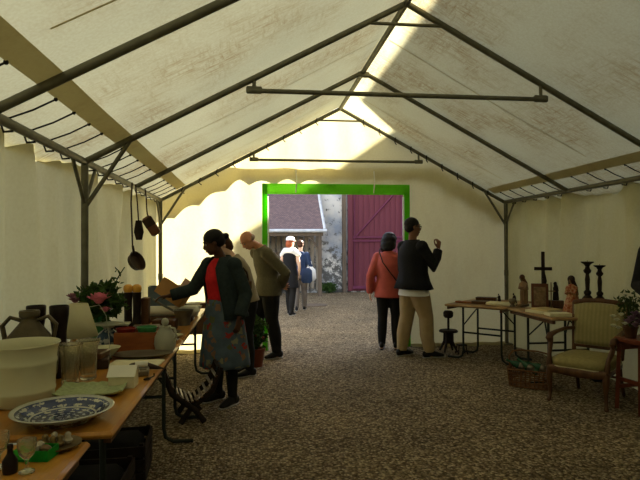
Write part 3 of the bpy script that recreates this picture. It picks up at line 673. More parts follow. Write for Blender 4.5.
# person half hidden behind her, in a beige jacket
p = Person('person in beige jacket half hidden behind the woman in the floral skirt', (-.075, 6.45, 0), 195, 1.66, M_skinl, lean=12, hunch=14, female=True,
    head=(30, 0, 0), headfwd=10, arms=[dict(e=(.18, .22, 1.10), w=(.34, .08, 1.22), d=(.6, -.5, .5), n=(-.3, -.3, -.3), th=1, curl=45), dict(e=(.20, -.22, 1.10), w=(.36, -.06, 1.22), d=(.6, .4, .5), n=(-.3, .3, -.3), th=-1, curl=45)], vox=.01)
p.legs_cloth('trousers', M_trous); p.shoes(); p.top_cloth('beige_jacket', M_beige, hem=-.02, hemr=(.185, .14), collar=.012)
p.hair(M_hairb, [((-.022, 0, .048), (.105, .092, .092)), ((-.06, 0, -.01), (.07, .085, .08)), ((-.07, 0, -.05), (.05, .07, .06))])
bag = thing('shoulder_bag', 'tan canvas shoulder bag hanging at the back of the person in the beige jacket', 'bag', (-.13, 6.20, 0), 30)
mb = MB(); mb.rbox((0, 0, 1.02), (.20, .10, .20), .045); obj('bag_body', mb, M_tan, bag, smooth=60)
mb = MB(); mb.rbox((0, -.052, 1.07), (.19, .02, .10), .01); obj('flap', mb, M_wmid, bag)
mb = MB(); mb.tube([(-.09, 0, 1.10), (-.08, .03, 1.20), (-.04, .06, 1.28), (.03, .06, 1.28), (.08, .03, 1.21), (.09, 0, 1.10)], (.012), 6); obj('strap', mb, M_leather, bag)
cam_ = thing('hand_camera', 'small black camera held up by the person in the beige jacket', 'camera', (-.34, 6.34, 1.28), 195)
mb = MB(); mb.rbox((0, 0, 0), (.05, .12, .075), .01); obj('camera_body', mb, M_suit, cam_)
mb = MB(); mb.tube([(.02, 0, 0), (.06, 0, 0)], .028, 14); obj('camera_lens', mb, M_shoe, cam_)

# bald man with his hands behind his back
p = Person('bald man in olive grey jumper bending forward with hands behind his back', (.17, 7.42, 0), 200, 1.78, M_skin, lean=-2, hunch=27, fat=1.14,
    head=(46, 0, 0), headfwd=34, hip=(-.03, 0), arms=[dict(e=(-.17, .28, 1.13), w=(-.20, .06, .96), d=(-.1, -1, -.1), n=(-1, 0, 0), th=-1, curl=35), dict(e=(-.17, -.28, 1.13), w=(-.23, -.05, .94), d=(-.1, 1, 0), n=(-1, 0, 0), th=1, curl=35)],
    feet=[(-.10, .13, 8), (.12, -.12, -8)])
p.legs_cloth('dark_trousers', M_trous, d=.02, ankle=.062, loose=1.15); p.shoes(); p.top_cloth('jumper', M_olive, d=.022, hem=-.10, hemr=(.20, .16), collar=.008, armd=.026)
p.hair(M_hairgrey, [((-.055, 0, -.005), (.060, .0795, .045))])

# two people out in the courtyard
p = Person('woman in black dress with auburn hair and white cap walking in the courtyard', (.80, 11.95, 0), 62, 1.66, M_skinl, female=True, lean=2, head=(6, -20, 0), vox=.012,
    arms=[dict(e=(-.03, .24, 1.12), w=(.06, .22, .90), d=(.3, 0, -1), n=(0, -1, 0), th=1), dict(e=(.0, -.24, 1.12), w=(.10, -.18, .92), d=(.4, .2, -1), n=(0, 1, 0), th=-1)], feet=[(.16, .09, 5), (-.14, -.09, -5)])
p.legs_cloth('black_leggings', M_trous); p.shoes(M_shoe)
p.top_cloth('black_dress', M_suit, d=.012, hem=-.30, hemr=(.20, .16), sleeve=.1, neckr=.06, armd=-.01)
p.hair(M_hairg, CAP + [((-.05, 0, -.02), (.075, .088, .09)), ((-.05, .05, -.06), (.05, .03, .05)), ((-.05, -.05, -.06), (.05, .03, .05))])
mb = MB(); mb.lathe([(.098, 0), (.100, .03), (.088, .065), (.05, .09), (.001, .096)], 20, p.H_((-.02, 0, .055)), p.R); mb.tube([p.H_((.06, 0, .07)), p.H_((.15, 0, .055))], [(.07, .008), (.045, .005)], 12, side=(0, 1, 0)); obj('white_cap', mb, M_whitec, p.t)
mb = MB(); k = p.k; mb.tube([p.sh + V((0, -.20, -.06)), p.sh + V((-.03, -.1, .035)), p.sh + V((-.03, .1, .035)), p.sh + V((0, .20, -.06))], [(.05, .06), (.09, .08), (.09, .08), (.05, .06)], 12, side=(1, 0, 0), round_=True); obj('white_shawl', mb, M_whitec, p.t, voxel=.012)
p = Person('person in grey brown trousers and navy top walking beyond the woman in the white cap', (1.10, 12.75, 0), 80, 1.62, M_skinl, female=True, vox=.012, feet=[(-.12, .09, 5), (.14, -.09, -5)])
p.legs_cloth('trousers', M_greyt, ankle=.06); p.shoes(M_shoe); p.top_cloth('navy_top', M_navy, hem=-.02, hemr=(.18, .13)); p.hair(M_hairb, SHORT)
mb = MB(); mb.tube([(0, 0, 0), (0, 0, .06), (0, 0, .26), (0, 0, .34)], [(.10, .05), (.15, .08), (.13, .07), (.05, .02)], 16, side=(1, 0, 0)); mb.tube([(-.05, 0, .33), (-.02, 0, .46), (.03, 0, .46), (.05, 0, .33)], .008, 6)
tag(obj('carrier_bag', mb, M_whitec), 'white carrier bag hanging beside the person in the navy top', 'bag', loc=(1.32, 12.66, .70))
mb = MB(); mb.tube([(0, 0, 0), (0, 0, .05), (0, 0, .28), (0, 0, .34)], [(.09, .05), (.13, .07), (.12, .06), (.06, .03)], 16, side=(1, 0, 0)); mb.tube([(-.06, 0, .33), (-.03, 0, .52), (.02, 0, .52), (.06, 0, .33)], .008, 6)
tag(obj('carrier_bag', mb, M_navy), 'dark blue bag carried next to the white carrier bag in the courtyard', 'bag', loc=(1.20, 12.22, .68))

# woman in coral coat, seen from behind
p = Person('woman in a coral coat and black trousers seen from behind, head bowed to the right', (1.96, 7.72, 0), 68, 1.66, M_skinl, female=True, hunch=10, lean=1, fat=1.08, head=(26, -15, -8), headfwd=12,
    arms=[dict(e=(-.06, .27, 1.13), w=(-.03, .29, .89), d=(.1, 0, -1), n=(0, -1, 0), th=1), dict(e=(.12, -.22, 1.15), w=(.32, -.08, 1.18), d=(.7, .5, .3), n=(0, .3, -1), th=-1, curl=50)], feet=[(-.02, .11, 5), (.02, -.11, -5)])
p.legs_cloth('black_trousers', M_trous, d=.016, ankle=.055); p.shoes(M_shoe, heel=.02)
p.top_cloth('coral_coat', M_coral, d=.024, hem=-.13, hemr=(.20, .155), armd=.024, collar=.006)
p.hair(M_hairk, [((-.024, 0, .045), (.124, .118, .106)), ((-.06, 0, -.02), (.10, .125, .115)), ((-.08, 0, -.09), (.075, .122, .09)), ((-.08, 0, -.15), (.06, .108, .06)), ((0, .07, -.05), (.05, .03, .09)), ((0, -.07, -.05), (.05, .03, .09))])
hb = thing('handbag', 'black handbag on a long strap worn by the woman in the coral coat', 'bag', (1.96, 7.72, 0), 68)
mb = MB(); mb.rbox((0, -.275, .70), (.24, .09, .20), .03); obj('bag_body', mb, M_shoe, hb, smooth=60)
mb = MB(); mb.tube([(-.08, -.27, .80), (-.15, -.18, .95), (-.172, -.05, 1.12), (-.165, .06, 1.27), (-.10, .12, 1.42), (.0, .12, 1.475), (.12, .08, 1.38), (.16, 0, 1.22), (.15, -.16, 1.0), (.08, -.27, .80)], .009, 6); obj('strap', mb, M_shoe, hb)

# man in the black jacket
p = Person('man in black jacket, glasses and khaki trousers raising his right hand', (2.16, 7.14, 0), 20, 1.84, M_skinm, fat=1.16, head=(2, -14, 0), lean=-2,
    arms=[dict(e=(.02, .27, 1.12), w=(.14, .26, .90), d=(.3, 0, -1), n=(0, -1, 0), th=1), dict(e=(.10, -.29, 1.16), w=(.20, -.25, 1.39), d=(.2, .1, 1), n=(-.2, 1, .2), th=1, curl=62)], feet=[(-.10, .13, 10), (.13, -.14, -14)], knees=[.02, .04])
p.legs_cloth('khaki_trousers', M_khaki, d=.024, ankle=.066, loose=1.2); p.shoes(M_shoe, L=1.1)
p.top_cloth('white_shirt', M_whitec, d=.012, hem=-.135, hemr=(.235, .165), neckr=.058, collar=.004, armd=-.005, cuff=.06)
p.open_jacket('black_jacket', M_suit, gap=20, d=.024, hem=-.05, hemr=(.27, .20), neckr=.066, armd=.016)
p.hair(M_hairk, SHORT)
mb = MB()
for sg in (1, -1):
    c = (.094, sg * .033, .006)
    mb.tube([p.H_((c[0], c[1] + .025 * math.cos(a), c[2] + .018 * math.sin(a))) for a in [2 * PI * j / 14 for j in range(15)]], .0032, 6)
    mb.tube([p.H_((.094, sg * .058, .01)), p.H_((.07, sg * .08, .012)), p.H_((-.01, sg * .084, .008))], .0035, 6)
mb.tube([p.H_((.096, .01, .01)), p.H_((.096, -.01, .01))], .003, 6); obj('glasses', mb, M_shoe, p.t)

# person at the right edge in black
p = Person('person in a long black coat standing at the right edge, mostly out of view', (3.455, 4.08, 0), 205, 1.78, M_skinl, fat=1.05, arms=[dict(e=(.02, .26, 1.13), w=(.22, .07, 1.06), d=(.6, -.8, 0), n=(-1, 0, 0), th=1, curl=40), dict(e=(.02, -.26, 1.13), w=(.24, -.05, 1.09), d=(.6, .8, 0), n=(-1, 0, 0), th=-1, curl=40)])
p.legs_cloth('black_trousers', M_trous); p.shoes(); p.top_cloth('black_coat', M_suit, d=.03, hem=-.28, hemr=(.225, .17), armd=.035, collar=.01); p.hair(M_hairb, SHORT)

# ------------------------------------------------------------------ tables
TZ = .75
def trestle(mb_o, y, w, parent, m=M_dark, foot=.5):
    mb = MB(); a = w * .33
    for s_ in (-1, 1):
        mb.tube([(s_ * a, y, .715), (s_ * a, y, .12), (s_ * (a + .015), y, .05), (s_ * (a + .07), y, .018), (s_ * (a + .22), y, .016)], .0145, 8)
        mb.tube([(s_ * a, y, .45), (s_ * a * .55, y + (.28 if y < 0 else -.28), .712)], .009, 6)
    mb.tube([(-a, y, .36), (a, y, .36)], .012, 6); mb.tube([(-a, y, .70), (a, y, .70)], .014, 6)
    return obj('trestle_leg_frame', mb, m, parent)
def table(label, c, rot, L, w_, m=M_table, z=TZ, group=None, legm=M_dark, edge=True):
    t = thing('trestle_table', label, 'table', (c[0], c[1], 0), rot, group)
    mb = MB(); mb.rbox((0, 0, z - .016), (w_, L, .03), .012); top = obj('tabletop', mb, m, t, smooth=30)
    for s_ in (-1, 1): mb = MB(); mb.box((s_ * (w_ / 2 - .04), 0, z - .05), (.03, L * .94, .035)); obj('apron_rail', mb, M_wmid, t)
    for s_ in (-1, 1): trestle(None, s_ * (L / 2 - .28), w_, t, legm)
    return t
tA = table('varnished pine trestle table carrying the blue and white dish and enamel pail', (-.905, 3.42), 0, 2.24, .67)
table('varnished pine trestle table at the near left corner, holding the green box', (-.93, 1.13), 0, 2.16, .60)
table('varnished pine trestle table in front of the woman in the floral skirt', (-.905, 5.68), 0, 2.22, .67)
table('thin legged brown table set cornerwise by the right rear post', (3.10, 6.86), -47, 1.02, .78, M_table2, legm=M_dark)
table('narrow brown table under the candlesticks behind the velvet armchair', (3.41, 5.76), 0, 1.0, .70, M_table2)

def one(name, mb, m, label, cat, loc, rot=0, group=None, **kw): return tag(obj(name, mb, m, **kw), label, cat, group, loc, rot)

# enamel pail
t = thing('enamel_pail', 'large cream enamel pail with a side handle on the left table', 'pail', (-1.12, 2.80, TZ), 190); t.scale = (.97, .97, .93)
mb = MB(); mb.lathe([(0, 0), (.136, 0), (.146, .012), (.150, .06), (.154, .066), (.154, .076), (.151, .082), (.153, .13), (.156, .200), (.161, .208), (.161, .222), (.157, .23), (.161, .27), (.170, .302), (.176, .306), (.174, .312), (.164, .306), (.152, .27), (.14, .15), (.12, .01), (0, .008)], 48); obj('pail_body', mb, M_ceram, t, smooth=60)
mb = MB(); mb.tube([(.148, 0, .235), (.20, 0, .225), (.225, 0, .18), (.215, 0, .13), (.175, 0, .105), (.14, 0, .11)], [(.018, .009)] * 6, 10, side=(0, 1, 0)); obj('handle', mb, M_ceram, t)
# big dish
mb = MB(); mb.lathe([(0, .008), (.12, .008), (.15, .0), (.165, .004), (.20, .03), (.262, .062), (.270, .070), (.262, .074), (.21, .048), (.17, .026), (.14, .019), (0, .018)], 64)
one('painted_dish', mb, M_plate, 'wide blue and white painted dish lying on the left table', 'dish', (-.822, 2.475, TZ), smooth=60).scale = (.77, .77, .8)
# jug
t = thing('stoneware_jug', 'brown stoneware jug with round shoulders and loop handles behind the pail', 'jug', (-1.215, 3.13, TZ), 10); t.scale = (1.1, 1.1, 1.0)
mb = MB(); mb.lathe([(0, 0), (.10, 0), (.125, .06), (.134, .15), (.126, .21), (.095, .275), (.055, .33), (.038, .355), (.036, .37), (.046, .376), (.048, .40), (.044, .41), (.03, .41), (.028, .36), (0, .35)], 36); obj('jug_body', mb, M_stone, t, smooth=60)
for s_ in (-1, 1): mb = MB(); mb.tube([(s_ * .035, 0, .355), (s_ * .085, 0, .375), (s_ * .12, 0, .33), (s_ * .108, 0, .255)], [(.02, .011)] * 4, 10, side=(0, 1, 0)); obj('handle', mb, M_stone, t)
dv = [(0, 0), (.05, 0), (.052, .02), (.046, .10), (.040, .20), (.040, .26), (.044, .30), (.052, .36), (.054, .41), (.050, .415), (.044, .36), (.03, .1), (0, .05)]
mb = MB(); mb.lathe(dv, 28); one('pottery_vase', mb, M_dvase, 'tall dark brown waisted vase beside the cream lampshade', 'vase', (-1.125, 3.32, TZ), group='dark waisted vases', smooth=60)
mb = MB(); mb.lathe(dv, 28); one('pottery_vase', mb, M_dvase, 'dark brown vase rising behind the stoneware jug, next to the canvas wall', 'vase', (-1.26, 3.34, TZ), group='dark waisted vases', smooth=60)
# lamp
t = thing('table_lamp', 'table lamp with cream cone shade on a glass foot on the left table', 'lamp', (-1.14, 3.70, TZ), 10)
mb = MB(); mb.lathe([(.125, .175), (.062, .385)], 40, cap=False); obj('lamp_shade', mb, M_shade, t, solid=.003)
mb = MB(); mb.lathe([(0, 0), (.06, 0), (.062, .015), (.03, .03), (.022, .06), (.045, .10), (.052, .13), (.035, .17), (.014, .20), (.014, .26), (0, .26)], 24); obj('lamp_base', mb, M_glass, t, smooth=60)
mb = MB(); mb.tube([(.03, 0, .25), (.07, .02, .36), (.13, .03, .37), (.17, .03, .30), (.19, .02, .16), (.20, 0, .02)], .0025, 6); obj('white_flex', mb, M_frost, t)
# pressed glass vases
def gvase(label, x, y, h=.225, r_=.043):
    t = thing('glass_vase', label, 'vase', (x, y, TZ), 0, 'pressed glass vases')
    mb = MB(); n = 24; rings = []
    for r0, z in [(.9, 0), (1, .008), (.95, .03), (1.0, .08), (1.08, .15), (1.22, .19), (1.45, .22), (1.5, .225), (1.35, .222), (1.1, .18), (.92, .1), (.85, .03), (.0, .028)]:
        rings.append([V((r_ * r0 * (1 + (.04 if j % 2 else -.02)) * math.cos(2 * PI * j / n), r_ * r0 * (1 + (.04 if j % 2 else -.02)) * math.sin(2 * PI * j / n), z * h / .225)) for j in range(n)])
    mb.loft(rings); obj('vase_body', mb, M_glass, t, smooth=30)
    mb = MB(); mb.lathe([(r_ * 1.42, h * .985), (r_ * 1.55, h), (r_ * 1.45, h * 1.01)], 24); mb.v = mb.v; return t
gvase('pressed glass vase with a flared rim, nearer to the enamel pail', -1.0, 3.12); gvase('pressed glass vase with a flared rim, the one beside the white bowl', -.94, 3.24)
# folded lace mat / pressed glass tray
mb = MB(); mb.grid(lambda a, b: V((-.19 + .38 * a, -.145 + .29 * b, .012 + .018 * (abs(a - .5) * 2) ** 6 + .018 * (abs(b - .5) * 2) ** 6 + .003 * math.sin(a * 40) * math.sin(b * 36))), 40, 32)
one('glass_tray', mb, M_glassg, 'pale green pressed glass tray behind the blue and white dish', 'tray', (-.83, 2.92, TZ), 4, solid=.008).scale = (.86, .86, .9)
# small house shaped card box
t = thing('paper_house', 'small cream card house with pitched roof near the table edge', 'ornament', (-.70, 3.045, TZ), -2); t.scale = (1.15, 1.15, 1.1)
mb = MB(); w_, d_ = .115, .085
mb.box((0, 0, .03), (w_, d_, .06)); mb.add([(-w_ / 2, -d_ / 2, .06), (-w_ / 2, d_ / 2, .06), (-w_ / 2, 0, .098), (w_ / 2, -d_ / 2, .06), (w_ / 2, d_ / 2, .06), (w_ / 2, 0, .098)], [(0, 2, 1), (3, 4, 5)]); obj('house_body', mb, M_paper, t, smooth=0)
for s_ in (-1, 1): mb = MB(); mb.add([(-w_ / 2 - .006, s_ * (d_ / 2 + .008), .056), (w_ / 2 + .006, s_ * (d_ / 2 + .008), .056), (w_ / 2 + .006, 0, .102), (-w_ / 2 - .006, 0, .102)], [(0, 1, 2, 3)]); obj('roof_side', mb, M_white2, t, smooth=0, solid=.004)
# small things behind the house
mb = MB(); mb.rbox((0, 0, .018), (.17, .11, .036), .006); mb.rbox((0, 0, .04), (.15, .09, .012), .005); one('metal_case', mb, M_pewter, 'flat grey metal case behind the card house', 'case', (-.70, 3.30, TZ), 8)
mb = MB(); mb.lathe([(0, -.035), (.018, -.035), (.018, .035), (0, .035)], 16, M=rotm('Y', 90)); one('thread_spool', mb, M_white2, 'small white spool lying on the flat metal case', 'spool', (-.655, 3.29, TZ + .065), 10)
mb = MB(); mb.tube([(-.09, 0, .02), (-.02, 0, .028), (.10, .0, .008)], [(.03, .02), (.035, .024), (.006, .005)], 10, side=(0, 1, 0), round_=True); one('leather_sheath', mb, M_leather, 'dark pointed leather sheath at the table edge behind the card house', 'sheath', (-.655, 3.44, TZ), -8)
mb = MB(); mb.tube([(.02 * math.cos(a), .016 * math.sin(a), .006) for a in [i * .7 for i in range(10)]], .004, 6); mb.tube([(.02, 0, .006), (.07, .01, .006), (.075, .014, .02)], .004, 6); one('old_key', mb, M_iron, 'small dark iron key beside the card house', 'key', (-.60, 3.17, TZ), 60)
# platters, papers, books
mb = MB(); mb.lathe([(0, .006), (.13, .004), (.155, .010), (.205, .026), (.208, .03), (.150, .016), (0, .012)], 44); o = one('oval_platter', mb, M_pewter, 'dark pewter oval platter in front of the reddish wooden box', 'platter', (-.76, 3.82, TZ), smooth=60); o.scale = (1, .62, 1)
mb = MB(); mb.rbox((0, 0, .006), (.32, .20, .012), .003); one('paper_sheaf', mb, M_paper, 'sheaf of cream papers lying before the pewter platter', 'papers', (-.75, 3.60, TZ), -5)
mb = MB(); mb.rbox((0, 0, .03), (.26, .19, .06), .006); one('old_book', mb, M_leather, 'thick dark leather book lying left of the cream papers', 'book', (-1.04, 3.56, TZ), 12)
mb = MB(); mb.rbox((0, 0, .02), (.22, .16, .04), .006); one('old_book', mb, M_wdark, 'smaller dark book stacked on the thick leather book', 'book', (-1.035, 3.565, TZ + .06), -6)
# reddish box with things in it
t = thing('wooden_box', 'open reddish wooden box with bowls in it behind the pewter platter', 'box', (-.84, 4.10, TZ), 0)
for nm, c, d in (('front_panel', (0, -.085, .07), (.30, .012, .14)), ('back_panel', (0, .085, .07), (.30, .012, .14)), ('side_panel', (-.144, 0, .07), (.012, .16, .14)), ('side_panel', (.144, 0, .07), (.012, .16, .14)), ('box_floor', (0, 0, .006), (.28, .16, .012))):
    mb = MB(); mb.box(c, d); obj(nm, mb, M_wbox, t)
bowl = [(0, 0), (.035, 0), (.04, .01), (.062, .05), (.072, .085), (.068, .086), (.055, .05), (.03, .015), (0, .012)]
mb = MB(); mb.lathe(bowl, 28); one('glazed_bowl', mb, M_greenc, 'green glazed bowl standing in the reddish wooden box', 'bowl', (-.775, 4.10, TZ + .085), smooth=60)
mb = MB(); mb.lathe(bowl, 28); one('glass_bowl', mb, M_redd, 'dark red glass bowl in the reddish wooden box left of the green bowl', 'bowl', (-.925, 4.10, TZ + .078), smooth=60)
# frosted pitcher
t = thing('glass_pitcher', 'frosted glass pitcher with a ball stopper at the table edge', 'pitcher', (-.635, 4.02, TZ), -30)
mb = MB(); mb.lathe([(0, 0), (.055, 0), (.07, .02), (.078, .06), (.072, .11), (.05, .15), (.038, .17), (.042, .185), (.036, .186), (.03, .17), (0, .168)], 32); obj('pitcher_body', mb, M_frost, t, smooth=60)
mb = MB(); mb.ball((0, 0, .212), (.027, .027, .03)); obj('ball_stopper', mb, M_frost, t)
mb = MB(); mb.tube([(.04, 0, .175), (.085, 0, .17), (.10, 0, .12), (.075, 0, .06)], .008, 8); obj('handle', mb, M_frost, t)
# white bowl, blue vase, small dish
mb = MB(); mb.lathe([(0, 0), (.04, 0), (.042, .012), (.075, .045), (.10, .075), (.096, .076), (.07, .05), (.035, .018), (0, .016)], 32); one('white_bowl', mb, M_ceram, 'small cream bowl beside the pressed glass vases', 'bowl', (-1.0, 3.83, TZ), smooth=60)
t = thing('painted_vase', 'squat blue and white painted vase with a spreading rim', 'vase', (-1.07, 4.18, TZ), 0)
mb = MB(); mb.lathe([(0, 0), (.05, 0), (.078, .04), (.086, .08), (.07, .12), (.035, .145), (.03, .16), (.035, .165), (0, .16)], 32); obj('vase_body', mb, M_bluew, t, smooth=60)
mb = MB(); mb.lathe([(.03, .155), (.06, .175), (.115, .185), (.115, .19), (.05, .183), (.02, .17)], 32); obj('spreading_rim', mb, M_frost, t, smooth=60)
# bouquet
t = thing('flower_vase', 'vase of dark foliage with pink roses behind the lampshade', 'flowers', (-1.18, 4.34, TZ), 0)
mb = MB(); mb.lathe([(0, 0), (.05, 0), (.065, .08), (.05, .17), (.035, .2), (.048, .23), (.042, .23), (.03, .2), (0, .19)], 28); obj('vase_body', mb, M_greenc, t, smooth=60)
rnd = random.Random(5); mb = MB()
for i in range(26):
    a = rnd.random() * 6.28; q = V((math.cos(a) * .16 * rnd.random() ** .5, math.sin(a) * .12 * rnd.random() ** .5, .30 + .18 * rnd.random())); mb.tube([(0, 0, .15), q * .5 + V((0, 0, .1)), q], .004, 5)
mb.tube([(.02, 0, .2), (.10, 0, .42), (.14, .0, .52), (.19, 0, .60)], .0045, 5); obj('stem', mb, M_stem, t)
mb = MB(); leaves(mb, (0, 0, .33), 620, (.17, .14, .15), .062, 11); leaves(mb, (.12, 0, .50), 14, (.04, .03, .10), .04, 12); leaves(mb, (.15, -.02, .30), 40, (.07, .05, .06), .05, 13); obj('foliage', mb, M_foli, t)
def rose(mb, c, R, seed):
    rnd = random.Random(seed)
    mb.ball(c, R * .55, seg=10, rg=6)
    for ring, (n, rr, tilt) in enumerate(((5, .45, .25), (7, .75, .6), (9, 1.0, 1.0))):
        for i in range(n):
            a = 6.283 * i / n + ring + rnd.random() * .3; d = V((math.cos(a), math.sin(a), 0)); up = V((0, 0, 1)); s_ = V((-d.y, d.x, 0)); b = V(c) + d * R * rr * .35 - up * R * .25
            o_ = (d * math.sin(tilt) + up * math.cos(tilt)) * R * .85; w_ = s_ * R * .42
            mb.add([b - w_ * .4, b + w_ * .4, b + o_ * .6 + w_, b + o_ + d * R * .1, b + o_ * .6 - w_], [(0, 1, 2, 3, 4)])
for c, R, m in (((.035, -.13, .375), .078, M_rose), ((-.155, -.06, .36), .045, M_rose2), ((-.185, -.03, .385), .04, M_rose2), ((.10, -.06, .40), .032, M_brass), ((.08, -.12, .29), .035, M_rose)):
    mb = MB(); rose(mb, c, R, int(R * 1e4)); obj('rose_bloom', mb, m, t, solid=.002)
# amber topped piece
t = thing('wooden_binocular_stand', 'tall dark turned wooden piece with two amber knobs on the left table', 'ornament', (-1.085, 5.06, TZ), 0)
for x in (-.038, .038):
    mb = MB(); mb.lathe([(0, 0), (.045, 0), (.048, .03), (.038, .06), (.034, .16), (.036, .28), (.040, .345), (0, .35)], 20, (x, 0, 0)); obj('dark_barrel', mb, M_dvase, t, smooth=50)
    mb = MB(); mb.lathe([(0, .345), (.034, .348), (.042, .375), (.038, .405), (.02, .418), (0, .42)], 20, (x, 0, 0)); obj('amber_knob', mb, M_amber, t, smooth=60)
mb = MB(); mb.tube([(-.06, 0, .24), (-.12, 0, .27), (-.15, 0, .31)], .007, 6); obj('side_arm', mb, M_iron, t)
mb = MB(); mb.rbox((0, 0, .145), (.06, .13, .29), .004); one('upright_book', mb, M_wmid, 'brown book standing upright beside the amber topped piece', 'book', (-.985, 5.14, TZ), 0)
mb = MB(); mb.rbox((0, 0, .05), (.16, .12, .10), .006); one('tin_box', mb, M_dvase, 'dark tin box with a pale lid left of the amber topped piece', 'box', (-1.14, 4.74, TZ), 5)
mb = MB(); mb.rbox((0, 0, .008), (.20, .15, .016), .004); one('paint_tray', mb, M_frost, 'pale flat tray lying on the dark tin box', 'tray', (-1.14, 4.74, TZ + .10), 5)
mb = MB(); mb.rbox((0, 0, .06), (.22, .20, .12), .01); one('wicker_case', mb, M_wdark, 'dark case in the middle of the table behind the wooden box', 'case', (-.86, 4.50, TZ), 4)
mb = MB(); mb.rbox((0, 0, .05), (.20, .15, .10), .008); one('wicker_case', mb, M_wmid, 'brown case beside the upright book, below the white parcel', 'case', (-.80, 5.06, TZ), -6)
for k, (x, y, z, c, lab) in enumerate(((-.66, 4.42, TZ, M_bluew, 'blue and white saucer near the table edge behind the pitcher'), (-.66, 4.66, TZ, M_ceram, 'cream saucer near the table edge before the zinc pan'), (-.70, 4.86, TZ, M_pewter, 'pewter saucer between the cream saucer and the zinc pan'))):
    mb = MB(); mb.lathe([(0, 0), (.035, 0), (.06, .012), (.075, .02), (.07, .021), (.03, .008), (0, .008)], 24); one('saucer', mb, c, lab, 'saucer', (x, y, z), group='saucers at the table edge', smooth=60)
# zinc pan
t = thing('zinc_pan', 'grey zinc pan with a rim standing on the table before the floral skirt', 'pan', (-.675, 5.36, TZ), 0); t.scale = (1.0, 1.0, .95)
mb = MB(); mb.lathe([(0, 0), (.065, 0), (.075, .08), (.095, .15), (.10, .155), (.092, .152), (.07, .08), (.06, .008), (0, .008)], 30); obj('pan_body', mb, M_bin, t, smooth=60)
mb = MB(); mb.tube([(-.09, .02, .14), (-.2, .05, .2), (-.3, .08, .26)], [(.012, .006)] * 3, 8); obj('pan_handle', mb, M_bin, t)
# long white parcel, crate, cardboard box
mb = MB(); mb.rbox((0, 0, .045), (.58, .17, .09), .035); o = one('white_parcel', mb, M_white2, 'long white wrapped parcel lying on a case behind the zinc pan', 'parcel', (-.84, 5.66, TZ + .06), -4, smooth=60)
mb = MB(); mb.rbox((0, 0, .03), (.46, .20, .06), .01); one('wicker_case', mb, M_wdark, 'dark case under the long white parcel', 'case', (-.84, 5.66, TZ), -4)
t = thing('plastic_crate', 'slate blue plastic crate behind the cardboard box on the left table', 'crate', (-.97, 6.20, TZ), 6)
for nm, c, d in (('crate_side', (0, -.13, .16), (.36, .012, .32)), ('crate_side', (0, .13, .16), (.36, .012, .32)), ('crate_end', (-.176, 0, .16), (.012, .25, .32)), ('crate_end', (.176, 0, .16), (.012, .25, .32)), ('crate_floor', (0, 0, .006), (.34, .25, .012))):
    mb = MB(); mb.box(c, d); obj(nm, mb, M_blue, t)
# white saucers / dishes near the far end
for k, (x, y, lab) in enumerate(((-.66, 6.05, 'white dish on the far end of the left tables, nearest the edge'), (-.70, 6.36, 'white dish at the very end of the left tables'))):
    mb = MB(); mb.lathe([(0, 0), (.05, 0), (.06, .04), (.10, .11), (.096, .112), (.05, .04), (0, .01)], 26); one('white_dish', mb, M_white2, lab, 'dish', (x, y, TZ), group='white dishes at the far end', smooth=60)
t = thing('cardboard_box', 'open brown cardboard box tilted by the woman in the floral skirt', 'box', (-.81, 5.64, TZ + .29), -12)
R = rotm('Y', 33) @ rotm('X', -12); mb = MB()
for c, d in (((0, -.09, 0), (.29, .006, .17)), ((0, .09, 0), (.29, .006, .17)), ((-.145, 0, 0), (.006, .18, .17)), ((.145, 0, 0), (.006, .18, .17)), ((0, 0, -.083), (.29, .18, .006))): mb.box(R @ V(c), d, R)
obj('box_walls', mb, M_card, t, smooth=0)
mb = MB(); mb.box(R @ V((.06, 0, .13)), (.09, .006, .12), R); one('photo_card', mb, M_skinl, 'pinkish card standing up out of the cardboard box', 'card', (-.81, 5.64, TZ + .29), -12, smooth=0)

# near table things
t = thing('card_box', 'open bright green card box on the nearest table', 'box', (-.775, 2.055, TZ), -8); t.scale = (.66, .7, .75)
for nm, c, d in (('box_side', (0, -.055, .025), (.19, .004, .05)), ('box_side', (0, .055, .025), (.19, .004, .05)), ('box_end', (-.093, 0, .025), (.004, .11, .05)), ('box_end', (.093, 0, .025), (.004, .11, .05)), ('box_floor', (0, 0, .002), (.186, .11, .004))):
    mb = MB(); mb.box(c, d); obj(nm, mb, M_greenb, t)
mb = MB(); mb.box((-.045, -.06, .034), (.075, .005, .045)); obj('box_flap', mb, mat('light_green_card', (.06, .62, .06), .6), t)
rnd = random.Random(3)
def shell(lab, p, r_, m, rot):
    mb = MB(); rings = []
    for i in range(12):
        q = i / 11; R_ = r_ * (.15 + .85 * math.sin(PI * min(1, q * .85 + .08))); rings.append([V((-r_ * 1.2 + 2.4 * r_ * q, R_ * (1 + .12 * (j % 2)) * math.cos(6.283 * j / 12), R_ * (1 + .12 * (j % 2)) * math.sin(6.283 * j / 12) + r_)) for j in range(12)])
    mb.loft(rings); one('sea_shell', mb, m, lab, 'shell', p, rot, 'shells by the green box', smooth=30)
n = 0
spots = [(-.80, 2.055, 0), (-.765, 2.065, 0), (-.74, 2.05, 0), (-.775, 2.04, 0)]
for k, (x, y, z) in enumerate(spots): shell(['pale shell lying in the green box, leftmost', 'pale shell in the middle of the green box', 'brown shell at the right end of the green box', 'small shell at the back of the green box'][k], (x, y, TZ + .012 + .012 * (k % 2)), .017 - .002 * (k % 2), [M_shell, M_shell, M_shelld, M_shell][k], 30 + 70 * k)
mb = MB(); mb.lathe([(0, 0), (.05, 0), (.085, .012), (.088, .018), (.05, .01), (0, .008)], 28); one('brass_saucer', mb, M_brass, 'brass saucer full of small trinkets behind the green box', 'saucer', (-.735, 2.145, TZ), smooth=60)
